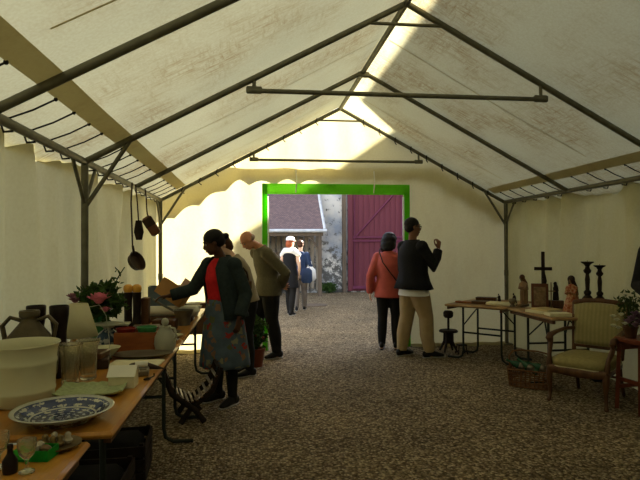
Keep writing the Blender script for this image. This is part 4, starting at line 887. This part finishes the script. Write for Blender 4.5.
for k, (x, y) in enumerate(((-.775, 2.14), (-.75, 2.165), (-.72, 2.13), (-.70, 2.16), (-.74, 2.12))):
    mb = MB(); mb.lathe([(0, 0), (.012, 0), (.018, .012), (.010, .022), (.012, .034), (.004, .042), (0, .043)], 14); one('brass_trinket', mb, [M_brass, M_shell][k % 2], 'tiny %s trinket in the brass saucer, %s' % (['brass', 'pale'][k % 2], ['at its left rim', 'at the back', 'at the front right', 'at its right rim', 'in front'][k]), 'trinket', (x, y, TZ + .012), group='trinkets in the brass saucer', smooth=60)
def goblet(lab, x, y, h, r_, m, rot=0):
    t = thing('glass_goblet', lab, 'goblet', (x, y, TZ), rot, 'glass goblets on the nearest table')
    mb = MB(); mb.lathe([(0, h * .42), (r_ * .35, h * .42), (r_ * .8, h * .55), (r_, h * .8), (r_ * .98, h), (r_ * .93, h), (r_ * .9, h * .8), (r_ * .7, h * .58), (0, h * .47)], 28); obj('goblet_bowl', mb, m, t, smooth=60)
    mb = MB(); mb.lathe([(0, 0), (r_ * .85, 0), (r_ * .85, .005), (r_ * .2, .014), (.006, h * .2), (.006, h * .34), (r_ * .3, h * .42), (0, h * .43)], 24); obj('goblet_foot', mb, m, t, smooth=60)
goblet('clear glass goblet in front of the green box', -.755, 1.925, .11, .03, M_glass)
goblet('clear glass goblet left of the green box, at the picture edge', -.865, 1.975, .12, .033, M_glass)
t = thing('dark_bottle', 'small dark bottle between the two glass goblets', 'bottle', (-.81, 1.93, TZ), 0); t.scale = (.85, .85, .75)
mb = MB(); mb.lathe([(0, 0), (.026, 0), (.028, .01), (.028, .055), (.012, .085), (.010, .105), (.013, .11), (0, .11)], 20); obj('bottle_body', mb, M_dvase, t, smooth=50)
mb = MB(); mb.lathe([(0, .11), (.011, .11), (.011, .125), (0, .126)], 14); obj('stopper', mb, M_iron, t)
mb = MB(); mb.lathe([(0, 0), (.03, 0), (.05, .03), (.062, .07), (.058, .071), (.045, .03), (0, .01)], 28); one('glass_bowl', mb, M_glassg, 'small glass bowl at the left edge beyond the goblets', 'bowl', (-1.06, 2.10, TZ), smooth=60)

# under the tables
def crate(lab, x, y, d, m, rot=0):
    t = thing('storage_crate', lab, 'crate', (x, y, 0), rot, 'crates under the left tables')
    mb = MB()
    for s_ in (-1, 1):
        for z in (.05, .14, .23): mb.box((0, s_ * d[1] / 2, z * d[2] / .28), (d[0], .012, .07 * d[2] / .28)); mb.box((s_ * d[0] / 2, 0, z * d[2] / .28), (.012, d[1], .07 * d[2] / .28))
    obj('slatted_sides', mb, m, t)
    mb = MB(); mb.box((0, 0, .012), (d[0] - .02, d[1] - .02, .012)); obj('crate_floor', mb, m, t)
    for sx in (-1, 1):
        for sy in (-1, 1): mb = MB(); mb.box((sx * (d[0] / 2 - .02), sy * (d[1] / 2 - .02), d[2] / 2), (.025, .025, d[2])); obj('corner_post', mb, m, t)
    mb = MB(); mb.rbox((0, 0, d[2] * .5), (d[0] - .08, d[1] - .08, d[2] * .7), .04); 
    one('cloth_bundle', mb, M_trous, 'dark cloth bundle in the crate under ' + lab.split(' under ')[1], 'bundle', (x, y, .03), rot, smooth=60)
crate('dark crate under the near end of the pail table', -.92, 3.05, (.46, .42, .30), M_iron)
crate('dark crate under the middle of the pail table', -.93, 3.72, (.46, .40, .26), M_iron, 4)
crate('dark crate under the far end of the nearest table', -1.0, 1.75, (.44, .40, .28), M_iron)

# folding slatted stool
t = thing('folding_stool', 'dark folding stool with curved slats standing beside the left tables', 'stool', (-.55, 4.86, 0), 12)
for y in (-.17, .17):
    mb = MB(); mb.tube([(-.24, y, .46), (-.17, y, .27), (.02, y, .12), (.10, y, .012)], [(.012, .024)] * 4, 8, side=(0, 1, 0)); obj('curved_leg', mb, M_iron, t)
    mb = MB(); mb.tube([(.24, y * .88, .46), (.17, y * .88, .27), (-.02, y * .88, .12), (-.10, y * .88, .012)], [(.012, .024)] * 4, 8, side=(0, 1, 0)); obj('curved_leg', mb, M_iron, t)
for k in range(11):
    q = -1 + 2 * k / 10; mb = MB(); x = q * .20; z = .19 + .20 * q * q; mb.box((x, 0, z), (.022, .34, .012), rotm('Y', -math.degrees(math.atan(1.9 * q)) * .9)); obj('slat', mb, M_wdark, t)
for s_ in (-1, 1): mb = MB(); mb.tube([(s_ * .235, -.19, .455), (s_ * .235, .19, .455)], .014, 8); obj('top_rail', mb, M_iron, t)

# planter beyond the floral skirt
t = thing('potted_plant', 'leafy potted plant with red flowers behind the floral skirt', 'plant', (.02, 6.88, 0), 0)
mb = MB(); mb.lathe([(0, 0), (.09, 0), (.12, .2), (.13, .2), (.13, .23), (.11, .23), (.10, .19), (0, .18)], 28); obj('plant_pot', mb, M_redwood, t, smooth=40)
mb = MB(); leaves(mb, (0, 0, .42), 330, (.15, .15, .2), .07, 21); obj('foliage', mb, M_foli, t)
for k in range(7): a = k * 2.4; mb = MB(); rose(mb, (.11 * math.cos(a), .11 * math.sin(a), .34 + .03 * (k % 4)), .026, k); obj('red_bloom', mb, M_coral, t)

# hanging from the left eave
t = thing('hanging_pan', 'dark long handled pan hanging from the left eave on straps', 'pan', (-1.20, 5.58, 0), 0)
mb = MB(); mb.tube([(0, .0, 2.15), (-.01, 0, 1.95), (0, .02, 1.50)], (.008), 6); mb.tube([(.0, .16, 2.15), (.02, .15, 1.95), (.03, .16, 1.76)], .007, 6); obj('strap', mb, M_leather, t)
mb = MB(); mb.tube([(.03, .16, 1.78), (.03, .17, 1.66), (.03, .18, 1.58)], [(.03, .008), (.05, .012), (.03, .006)], 10, side=(1, 0, 0)); obj('wooden_spatula', mb, M_iron, t)
mb = MB(); Rr = rotm('Y', 62) @ rotm('X', 25); mb.lathe([(0, -.03), (.085, -.03), (.10, .02), (.106, .024), (.098, .024), (.08, -.02), (0, -.022)], 28, (0.03, .04, 1.36), Rr); obj('pan_body', mb, M_leather, t, smooth=60)
mb = MB(); mb.tube([(0, .03, 1.52), (.01, .035, 1.44)], .012, 8); obj('pan_handle', mb, M_iron, t)
t = thing('hanging_bag', 'reddish brown leather case hanging tilted from the left eave', 'bag', (-1.20, 6.52, 0), 0)
mb = MB(); mb.tube([(0, -.28, 2.15), (0, -.22, 2.05), (0, -.20, 1.95), (0, -.16, 1.88), (.0, -.08, 1.85)], .008, 6); obj('strap', mb, M_leather, t)
mb = MB(); mb.rbox((.03, -.08, 1.75), (.115, .07, .24), .02, rotm('Y', -32)); obj('case_body', mb, M_leatherb, t)
mb = MB(); mb.rbox((.008, -.118, 1.79), (.12, .008, .10), .003, rotm('Y', -32)); obj('case_flap', mb, M_leather, t)

# ------------------------------------------------------------------ right side
def cross(lab, loc, h, w_, th, m, rot, base=True, fig=False, nm='standing_cross'):
    t = thing(nm, lab, 'cross', loc, rot)
    mb = MB(); mb.rbox((0, 0, h / 2 + .02), (th, th * .7, h), th * .12); obj('upright', mb, m, t)
    mb = MB(); mb.rbox((0, 0, h * .72), (w_, th * .7, th), th * .12); obj('cross_bar', mb, m, t)
    if base:
        mb = MB(); mb.rbox((0, 0, .012), (th * 3.4, th * 2.6, .024), .004); mb.rbox((0, 0, .034), (th * 2.2, th * 1.8, .02), .004); obj('stepped_base', mb, m, t)
    if fig: mb = MB(); mb.tube([(0, -th * .5, h * .66), (.012, -th * .6, h * .5), (.0, -th * .5, h * .3)], [(.02, .016), (.028, .018), (.012, .01)], 10, round_=True); obj('carved_figure', mb, m, t)
    return t
cross('tall dark standing crucifix behind the wooden panel on the right table', (3.44, 6.10, TZ), .66, .20, .040, M_iron, -25, True, True)
cross('small brass cross standing between the wooden panel and the dark figurine', (3.47, 5.98, TZ), .30, .09, .013, M_brass, -25)
t = thing('icon_panel', 'reddish brown wooden panel leaning back on the right table', 'panel', (3.33, 5.98, TZ), -28)
mb = MB(); mb.rbox((0, .05, .15), (.19, .02, .31), .004, rotm('X', -14)); obj('wood_panel', mb, M_leatherb, t)
mb = MB(); mb.rbox((0, .034, .155), (.13, .008, .22), .002, rotm('X', -14)); obj('painted_field', mb, M_shelld, t)
mb = MB(); mb.tube([(0, .06, .2), (0, .14, .01)], .008, 6); obj('back_strut', mb, M_wdark, t)
def figurine(nm, lab, cat, loc, rot, h, m, mh, robe=1.0, bow=.06, arms=True, mv=None):
    t = thing(nm, lab, cat, loc, rot); s_ = h
    mb = MB(); mb.tube([(0, 0, .0), (0, 0, .02 * s_), (.01 * s_, 0, .25 * s_), (.0, 0, .5 * s_), (.02 * s_, 0, .68 * s_), (.04 * s_, 0, .78 * s_)], [(.2 * s_ * robe, .18 * s_ * robe), (.2 * s_ * robe, .18 * s_ * robe), (.15 * s_ * robe, .13 * s_ * robe), (.14 * s_, .11 * s_), (.14 * s_, .09 * s_), (.06 * s_, .05 * s_)], 18, side=(0, 1, 0))
    for k in range(9): a = k * .7; mb.tube([(math.cos(a) * .18 * s_ * robe, math.sin(a) * .19 * s_ * robe, .01), (math.cos(a) * .12 * s_, math.sin(a) * .13 * s_, .45 * s_)], [.022 * s_, .012 * s_], 6)
    if arms:
        for sg in (-1, 1): mb.tube([(.02 * s_, sg * .13 * s_, .68 * s_), (.09 * s_, sg * .13 * s_, .52 * s_), (.17 * s_, sg * .03 * s_, .56 * s_)], [.045 * s_, .04 * s_, .025 * s_], 8, round_=True)
    obj('robed_body', mb, m, t, voxel=max(.003, .012 * s_ * 1.2), smooth=180, sm=1)
    mb = MB(); c = ((.05 + bow) * s_, 0, .88 * s_); mb.ball(c, (.065 * s_, .055 * s_, .08 * s_)); mb.tube([(.04 * s_, 0, .76 * s_), c], .03 * s_, 8); mb.ball((c[0] + .062 * s_, 0, c[2] - .01 * s_), .014 * s_); obj('figurine_head', mb, mh, t)
    if mv:
        mb = MB(); mb.ball((c[0] - .025 * s_, 0, c[2] + .02 * s_), (.09 * s_, .095 * s_, .105 * s_)); mb.tube([(c[0] - .03 * s_, 0, c[2]), (-.02 * s_, 0, .72 * s_), (-.06 * s_, 0, .5 * s_)], [(.09 * s_, .06 * s_), (.13 * s_, .05 * s_), (.14 * s_, .03 * s_)], 12, side=(0, 1, 0), round_=True); obj('head_veil', mb, mv, t)
    return t
figurine('robed_statue', 'red and gold glazed statue of a veiled robed woman on the right table', 'statue', (3.50, 5.60, TZ), 205, .42, M_terr, M_plast, 1.35, .02, True, M_leather)
figurine('robed_statue', 'pale brown carved praying figure beside the rear post', 'statue', (3.47, 6.62, TZ), 200, .38, M_plast, M_shelld, .6, .06, True, M_wmid)
figurine('robed_statue', 'small dark robed figurine on a block behind the books', 'statue', (3.575, 6.06, TZ + .10), 210, .22, M_iron, M_iron, .8, .02, False, M_iron)
mb = MB(); mb.rbox((0, 0, .05), (.14, .12, .10), .008); one('wood_block', mb, M_wdark, 'dark wooden block carrying the small dark figurine', 'block', (3.575, 6.06, TZ), 10)
def candlestick(lab, x, y, h, z0, rot=0):
    t = thing('candlestick', lab, 'candlestick', (x, y, z0), rot, 'tall dark candlesticks'); s_ = h / .45
    mb = MB(); mb.lathe([(r_ * s_, z * s_) for r_, z in ((0, 0), (.075, 0), (.075, .02), (.05, .03), (.056, .05), (.04, .07), (.026, .085), (.036, .10), (.038, .12), (.020, .14), (.023, .20), (.026, .25), (.020, .29), (.017, .31), (.036, .33), (.040, .35), (.026, .365), (.02, .39), (.034, .41), (0, .41))], 24); obj('turned_stem', mb, M_iron, t, smooth=50)
    mb = MB(); mb.lathe([(r_ * s_, z * s_) for r_, z in ((0, .405), (.03, .41), (.062, .43), (.066, .44), (.06, .442), (.02, .43), (0, .43))], 24); obj('drip_pan', mb, M_iron, t, smooth=50)
    mb = MB(); mb.tube([(0, 0, .435 * s_), (0, 0, .455 * s_)], .005, 6); obj('spike', mb, M_brass, t)
mb = MB(); mb.rbox((0, 0, .065), (.26, .24, .13), .008); one('wooden_chest', mb, M_wdark, 'low dark wooden chest under the two candlesticks', 'chest', (3.62, 5.42, TZ), 0)
candlestick('taller dark turned candlestick, the left of the pair on the low chest', 3.575, 5.44, .455, TZ + .13)
candlestick('shorter dark turned candlestick, the right of the pair on the low chest', 3.69, 5.40, .415, TZ + .13)
# books and boards on the right tables
for k, (x, y, z, d, m, rt, lab) in enumerate([
    (3.22, 5.72, 0, (.22, .30, .028), M_paper, 20, 'large pale book lying flat in front of the wooden panel'),
    (3.25, 5.70, .028, (.20, .26, .022), M_edge, 12, 'yellowish book on top of the large pale book'),
    (3.24, 5.44, 0, (.24, .17, .032), M_paper, -8, 'cream book at the near corner of the right table')]):
    mb = MB(); mb.rbox((0, 0, d[2] / 2), (d[0] * .98, d[1] * .98, d[2] * .7), .002); t = thing('flat_book', lab, 'book', (x, y, TZ + z), rt, 'books on the right tables'); obj('pages', mb, M_paper, t)
    mb = MB(); mb.rbox((0, 0, .003), (d[0], d[1], .005), .001); mb.rbox((0, 0, d[2] - .003), (d[0], d[1], .005), .001); mb.rbox((-d[0] / 2, 0, d[2] / 2), (.005, d[1], d[2]), .001); obj('cover', mb, m, t)
for k, (x, y, d, m, rt, lab) in enumerate([
    (2.98, 6.72, (.30, .16, .035), M_wmid, -40, 'flat brown wooden box on the cornerwise table, nearest its left end'),
    (3.12, 6.98, (.26, .12, .06), M_wdark, -35, 'dark wooden box on the cornerwise table beside the post'),
    (2.78, 6.88, (.24, .10, .02), M_wbox, -50, 'thin reddish board lying at the left corner of the cornerwise table')]):
    mb = MB(); mb.rbox((0, 0, d[2] / 2), d, .004); t = thing('wooden_case', lab, 'box', (x, y, TZ), rt, 'boxes on the cornerwise table'); obj('case_body', mb, m, t)
    mb = MB(); mb.rbox((0, 0, d[2] * .85), (d[0] * 1.02, d[1] * 1.02, d[2] * .25), .002); obj('case_lid', mb, m, t)
mb = MB(); mb.rbox((0, 0, .02), (.34, .20, .04), .012); one('folded_cloth', mb, M_paper, 'folded cream cloth on the cornerwise table in front of the post', 'cloth', (3.10, 6.50, TZ), -40, smooth=60)
figurine('dark_figurine', 'tiny dark seated figurine in front of the rear post', 'figurine', (3.20, 6.76, TZ), 200, .13, M_iron, M_iron, 1.0)
figurine('dark_figurine', 'small black figurine beside the pale praying figure', 'figurine', (3.27, 6.48, TZ), 190, .16, M_dvase, M_dvase, 1.0)
mb = MB(); mb.lathe([(0, 0), (.03, 0), (.035, .01), (.02, .03), (.04, .06), (.045, .09), (.035, .10), (0, .10)], 18); one('small_urn', mb, M_pewter, 'small grey urn before the praying figure', 'urn', (3.16, 6.32, TZ), smooth=60)

# iron sculpture on stool by the rear wall
t = thing('carving_stand', 'tall dark iron stand with a block head near the far canvas wall', 'stand', (2.74, 7.40, 0), 0)
mb = MB(); mb.lathe([(0, .485), (.05, .485), (.072, .51), (.075, .56), (.055, .585), (0, .59)], 8); obj('block_head', mb, M_iron, t)
mb = MB(); mb.tube([(0, 0, .30), (0, 0, .49)], .017, 8); obj('rod', mb, M_iron, t)
mb = MB(); mb.lathe([(0, .285), (.13, .285), (.135, .30), (.12, .315), (0, .318)], 20); obj('round_plate', mb, M_iron, t, smooth=40)
for k in range(4): a = PI / 4 + k * PI / 2; mb = MB(); mb.tube([(.05 * math.cos(a), .05 * math.sin(a), .29), (.06 * math.cos(a), .06 * math.sin(a), .15), (.135 * math.cos(a), .135 * math.sin(a), .012)], [.026, .022, .014], 8); obj('leg', mb, M_iron, t)
mb = MB(); mb.tube([(0, 0, .29), (0, 0, .12)], [.045, .02], 10); obj('central_boss', mb, M_iron, t)
t = thing('foot_stool', 'tiny dark stool on the gravel beside the iron stand', 'stool', (2.86, 7.22, 0), 0); t.scale = (.8, .8, .7)
mb = MB(); mb.rbox((0, 0, .19), (.16, .14, .022), .006); obj('seat', mb, M_iron, t)
for sx in (-1, 1):
    for sy in (-1, 1): mb = MB(); mb.tube([(sx * .06, sy * .05, .18), (sx * .085, sy * .065, .008)], .011, 6); obj('leg', mb, M_iron, t)

# basket with bottles
t = thing('wicker_basket', 'open brown wicker basket with arched handle on the gravel beside the armchair', 'basket', (2.93, 5.48, 0), -38); t.scale = (1.03, 1.03, .9)
mb = MB()
for z, e in ((.012, 0), (.06, .004), (.11, .008), (.16, .012), (.21, .016)):
    P_ = [((.19 + e) * max(-1, min(1, 1.25 * math.cos(a))), (.13 + e) * max(-1, min(1, 1.25 * math.sin(a))), z) for a in [6.283 * j / 28 for j in range(29)]]; mb.tube(P_, .007 if z < .2 else .011, 6)
for j in range(34):
    a = 6.283 * j / 34; mb.tube([(.19 * max(-1, min(1, 1.25 * math.cos(a))), .13 * max(-1, min(1, 1.25 * math.sin(a))), .01), (.206 * max(-1, min(1, 1.25 * math.cos(a))), .146 * max(-1, min(1, 1.25 * math.sin(a))), .21)], .005, 5)
obj('woven_sides', mb, M_wick, t)
mb = MB(); mb.rbox((0, 0, .012), (.37, .25, .014), .005); obj('basket_floor', mb, M_wick, t)
mb = MB(); mb.tube([(-.2, 0, .20), (-.205, 0, .34), (-.17, 0, .40), (-.08, 0, .42), (.08, 0, .42), (.17, 0, .40), (.205, 0, .34), (.2, 0, .20)], .010, 8); obj('arched_handle', mb, M_wick, t)
def bottle(lab, x, y, rx, rz, m=M_bottle):
    t = thing('glass_bottle', lab, 'bottle', (x, y, .165), rz, 'bottles in the basket'); R = rotm('Y', rx)
    mb = MB(); mb.lathe([(0, -.11), (.035, -.11), (.038, -.10), (.038, .02), (.03, .05), (.014, .08), (.013, .12), (.016, .125), (.016, .135), (0, .136)], 20, M=R, c=(0, 0, .045)); obj('bottle_glass', mb, m, t, smooth=50)
    mb = MB(); mb.lathe([(.0388, -.07), (.0388, .0)], 20, M=R, c=(0, 0, .045), cap=False); obj('pale_label', mb, M_pewter, t, solid=.001)
bottle('dark green bottle lying in the basket, nearest the armchair', 3.01, 5.42, 70, 150)
bottle('dark green bottle propped in the middle of the basket', 2.92, 5.49, 62, 130)
bottle('dark green bottle at the left side of the basket', 2.84, 5.56, 66, 160)

# armchair
t = thing('upholstered_armchair', 'carved wooden armchair with ochre velvet seat and striped back', 'chair', (3.235, 4.93, 0), 218); t.scale = (1.06, 1.0, 1.0)
# local x forward, y to the sitter's left
def cp(nm, pts, R, m=M_wmid, seg=10, side=(0, 1, 0), rd=True, par=None): mb = MB(); mb.tube(pts, R, seg, side=side, round_=rd); return obj(nm, mb, m, par or t)
for sg in (-1, 1):
    cp('front_leg', [(.27, sg * .25, .37), (.285, sg * .255, .28), (.27, sg * .25, .15), (.275, sg * .252, .05), (.29, sg * .258, .018)], [.032, .030, .018, .015, .022])
    cp('rear_leg', [(-.25, sg * .20, .38), (-.27, sg * .205, .2), (-.33, sg * .215, .015)], [.024, .021, .017])
    cp('arm_rest', [(-.27, sg * .235, .70), (-.12, sg * .265, .705), (.05, sg * .285, .69), (.17, sg * .29, .675), (.21, sg * .29, .645), (.195, sg * .29, .615)], [(.022, .018), (.024, .018), (.028, .02), (.034, .026), (.030, .022), (.016, .014)])
    cp('arm_support', [(.16, sg * .285, .65), (.19, sg * .28, .58), (.25, sg * .265, .50), (.265, sg * .26, .41)], [.022, .024, .020, .028])
    cp('back_post', [(-.25, sg * .225, .38), (-.28, sg * .235, .60), (-.345, sg * .255, .90)], [(.022, .018), (.022, .018), (.02, .018)])
    cp('seat_rail', [(-.25, sg * .215, .375), (.27, sg * .26, .375)], [(.018, .038), (.018, .038)], rd=False)
cp('seat_rail', [(.285, -.26, .375), (.31, 0, .365), (.285, .26, .375)], [(.04, .02)] * 3, side=(0, 0, 1), rd=False)
cp('seat_rail', [(-.25, -.215, .375), (-.25, .215, .375)], [(.038, .018)] * 2, side=(0, 0, 1), rd=False)
def crest(z): return [(-.25 - (z - .38) * .18, y, z + .03 * (1 - (y / .25) ** 2)) for y in (-.25, -.15, 0, .15, .25)]
cp('crest_rail', crest(.90), [(.03, .02)] * 5, side=(0, 0, 1)); cp('lower_back_rail', [(-.265, -.235, .53), (-.265, .235, .53)], [(.022, .016)] * 2, side=(0, 0, 1), rd=False)
mb = MB(); rings = []
for z, e in ((.40, 0), (.43, .012), (.465, .008), (.49, -.03), (.50, -.12)):
    rings.append([V((.02 + (.275 + e) * max(-1, min(1, 1.2 * math.cos(a))), (.25 + e) * max(-1, min(1, 1.2 * math.sin(a))) * (1 + .07 * math.cos(a)), z)) for a in [6.283 * j / 40 for j in range(40)]])
mb.loft(rings); seat = obj('seat_cushion', mb, M_uph, t, smooth=180)
mb = MB(); mb.tube([(.02 + .285 * max(-1, min(1, 1.2 * math.cos(a))), .26 * max(-1, min(1, 1.2 * math.sin(a))) * (1 + .07 * math.cos(a)), .405) for a in [6.283 * j / 40 for j in range(41)]], .006, 6); obj('braid', mb, M_piping, seat)
mb = MB(); rings = []
for q in range(9):
    f = q / 8; z = .49 + .39 * f; cx = -.25 - (z - .38) * .18; w_ = .222 + .015 * f; th = .018 + .022 * math.sin(PI * f); rings.append([V((cx + .012 + th * math.cos(a), w_ * max(-1, min(1, 1.15 * math.sin(a))), z + (.028 * (1 - math.sin(a) ** 2) if q == 8 else 0))) for a in [6.283 * j / 28 for j in range(28)]])
mb.loft(rings); bk = obj('back_cushion', mb, M_stripe, t, smooth=180)
mb = MB(); mb.tube([(-.225 - (z - .38) * .18 - .01, y, z) for y, z in ((-.232, .49), (-.245, .88), (-.12, .905), (0, .91), (.12, .905), (.245, .88), (.232, .49), (-.232, .49))], .006, 6); obj('braid', mb, M_piping, bk)
for c_ in list(t.children):
    k_ = c_.name.split('.')[0]
    if k_ in ('seat_cushion', 'arm_rest', 'arm_support', 'seat_rail', 'lower_back_rail'): c_.location.z -= .055
    if k_ == 'front_leg': c_.scale.z = .86
# cloth-like dark stretcher under the seat in shade
cp('stretcher', [(-.27, -.2, .19), (-.27, .2, .19)], [.012, .012])

# tall red stool with flowers
t = thing('bar_stool', 'tall red stained wooden stool at the right edge', 'stool', (3.49, 4.52, 0), 8); t.scale = (1, 1, .93)
mb = MB(); mb.rbox((0, 0, .685), (.34, .30, .05), .012); obj('seat', mb, M_redwood, t)
for sx in (-1, 1):
    for sy in (-1, 1): mb = MB(); mb.tube([(sx * .135, sy * .115, .67), (sx * .155, sy * .13, .004)], [(.024, .024)] * 2, 4); obj('leg', mb, M_redwood, t, smooth=20)
for sy in (-1, 1): mb = MB(); mb.box((0, sy * .125, .22), (.28, .022, .035)); obj('stretcher', mb, M_redwood, t)
for sx in (-1, 1): mb = MB(); mb.box((sx * .145, 0, .30), (.022, .25, .035)); obj('stretcher', mb, M_redwood, t)
for sy in (-1, 1): mb = MB(); mb.box((0, sy * .12, .62), (.28, .02, .08)); obj('apron', mb, M_redwood, t)
t = thing('flower_pot', 'small pot of white and lilac flowers on the red stool', 'flowers', (3.40, 4.54, .661), 0)
mb = MB(); mb.lathe([(0, 0), (.045, 0), (.06, .09), (.066, .09), (.066, .105), (.055, .105), (.05, .08), (0, .08)], 24); obj('plant_pot', mb, M_wmid, t, smooth=50)
mb = MB(); rnd = random.Random(9)
for i in range(22): a = rnd.random() * 6.28; q = V((math.cos(a) * .15 * rnd.random(), math.sin(a) * .12 * rnd.random(), .18 + .2 * rnd.random())); mb.tube([(0, 0, .08), q * .6 + V((0, 0, .06)), q], .003, 5)
obj('stem', mb, M_stem, t)
mb = MB(); leaves(mb, (-.01, 0, .30), 160, (.13, .10, .13), .045, 31, narrow=.22); obj('foliage', mb, M_stem, t)
for k, c in enumerate([(-.15, -.02, .17), (-.19, -.03, .12), (-.12, -.04, .22), (-.17, 0, .20), (-.10, -.06, .14), (-.14, -.03, .10)]): mb = MB(); rose(mb, c, .027, k); obj('white_bloom', mb, M_petal, t)
for k, c in enumerate([(-.03, -.06, .19), (.02, -.07, .16), (-.06, -.05, .16), (.05, -.05, .20), (-.01, -.08, .13), (.0, -.06, .23)]): mb = MB(); rose(mb, c, .042, k + 20); obj('lilac_bloom', mb, M_lilac, t)

# low sideboard on legs against the far gable
t = thing('wooden_sideboard', 'low brown sideboard on thin legs against the far canvas wall behind the left tables', 'sideboard', (-.78, 7.35, 0), 0)
mb = MB(); mb.rbox((0, 0, .50), (.82, .38, .26), .01); obj('cabinet_body', mb, M_wmid, t)
for x in (-.2, .2):
    mb = MB(); mb.rbox((x, -.195, .50), (.36, .015, .20), .004); d = obj('drawer', mb, M_wmid, t)
    mb = MB(); mb.ball((x, -.212, .50), .014, seg=10, rg=6); obj('knob', mb, M_brass, d)
for sx in (-1, 1):
    for sy in (-1, 1): mb = MB(); mb.tube([(sx * .36, sy * .15, .38), (sx * .37, sy * .16, .005)], [.022, .014], 8); obj('leg', mb, M_wdark, t)
mb = MB(); mb.rbox((0, 0, .07), (.30, .22, .14), .012); one('lidded_box', mb, M_wdark, 'dark box standing on the low sideboard by the far canvas wall', 'box', (-.62, 7.33, .632), 6)
mb = MB(); mb.rbox((0, 0, .05), (.26, .20, .10), .012); one('lidded_box', mb, M_card, 'brown cardboard box on the left end of the low sideboard', 'box', (-.97, 7.33, .632), -4)
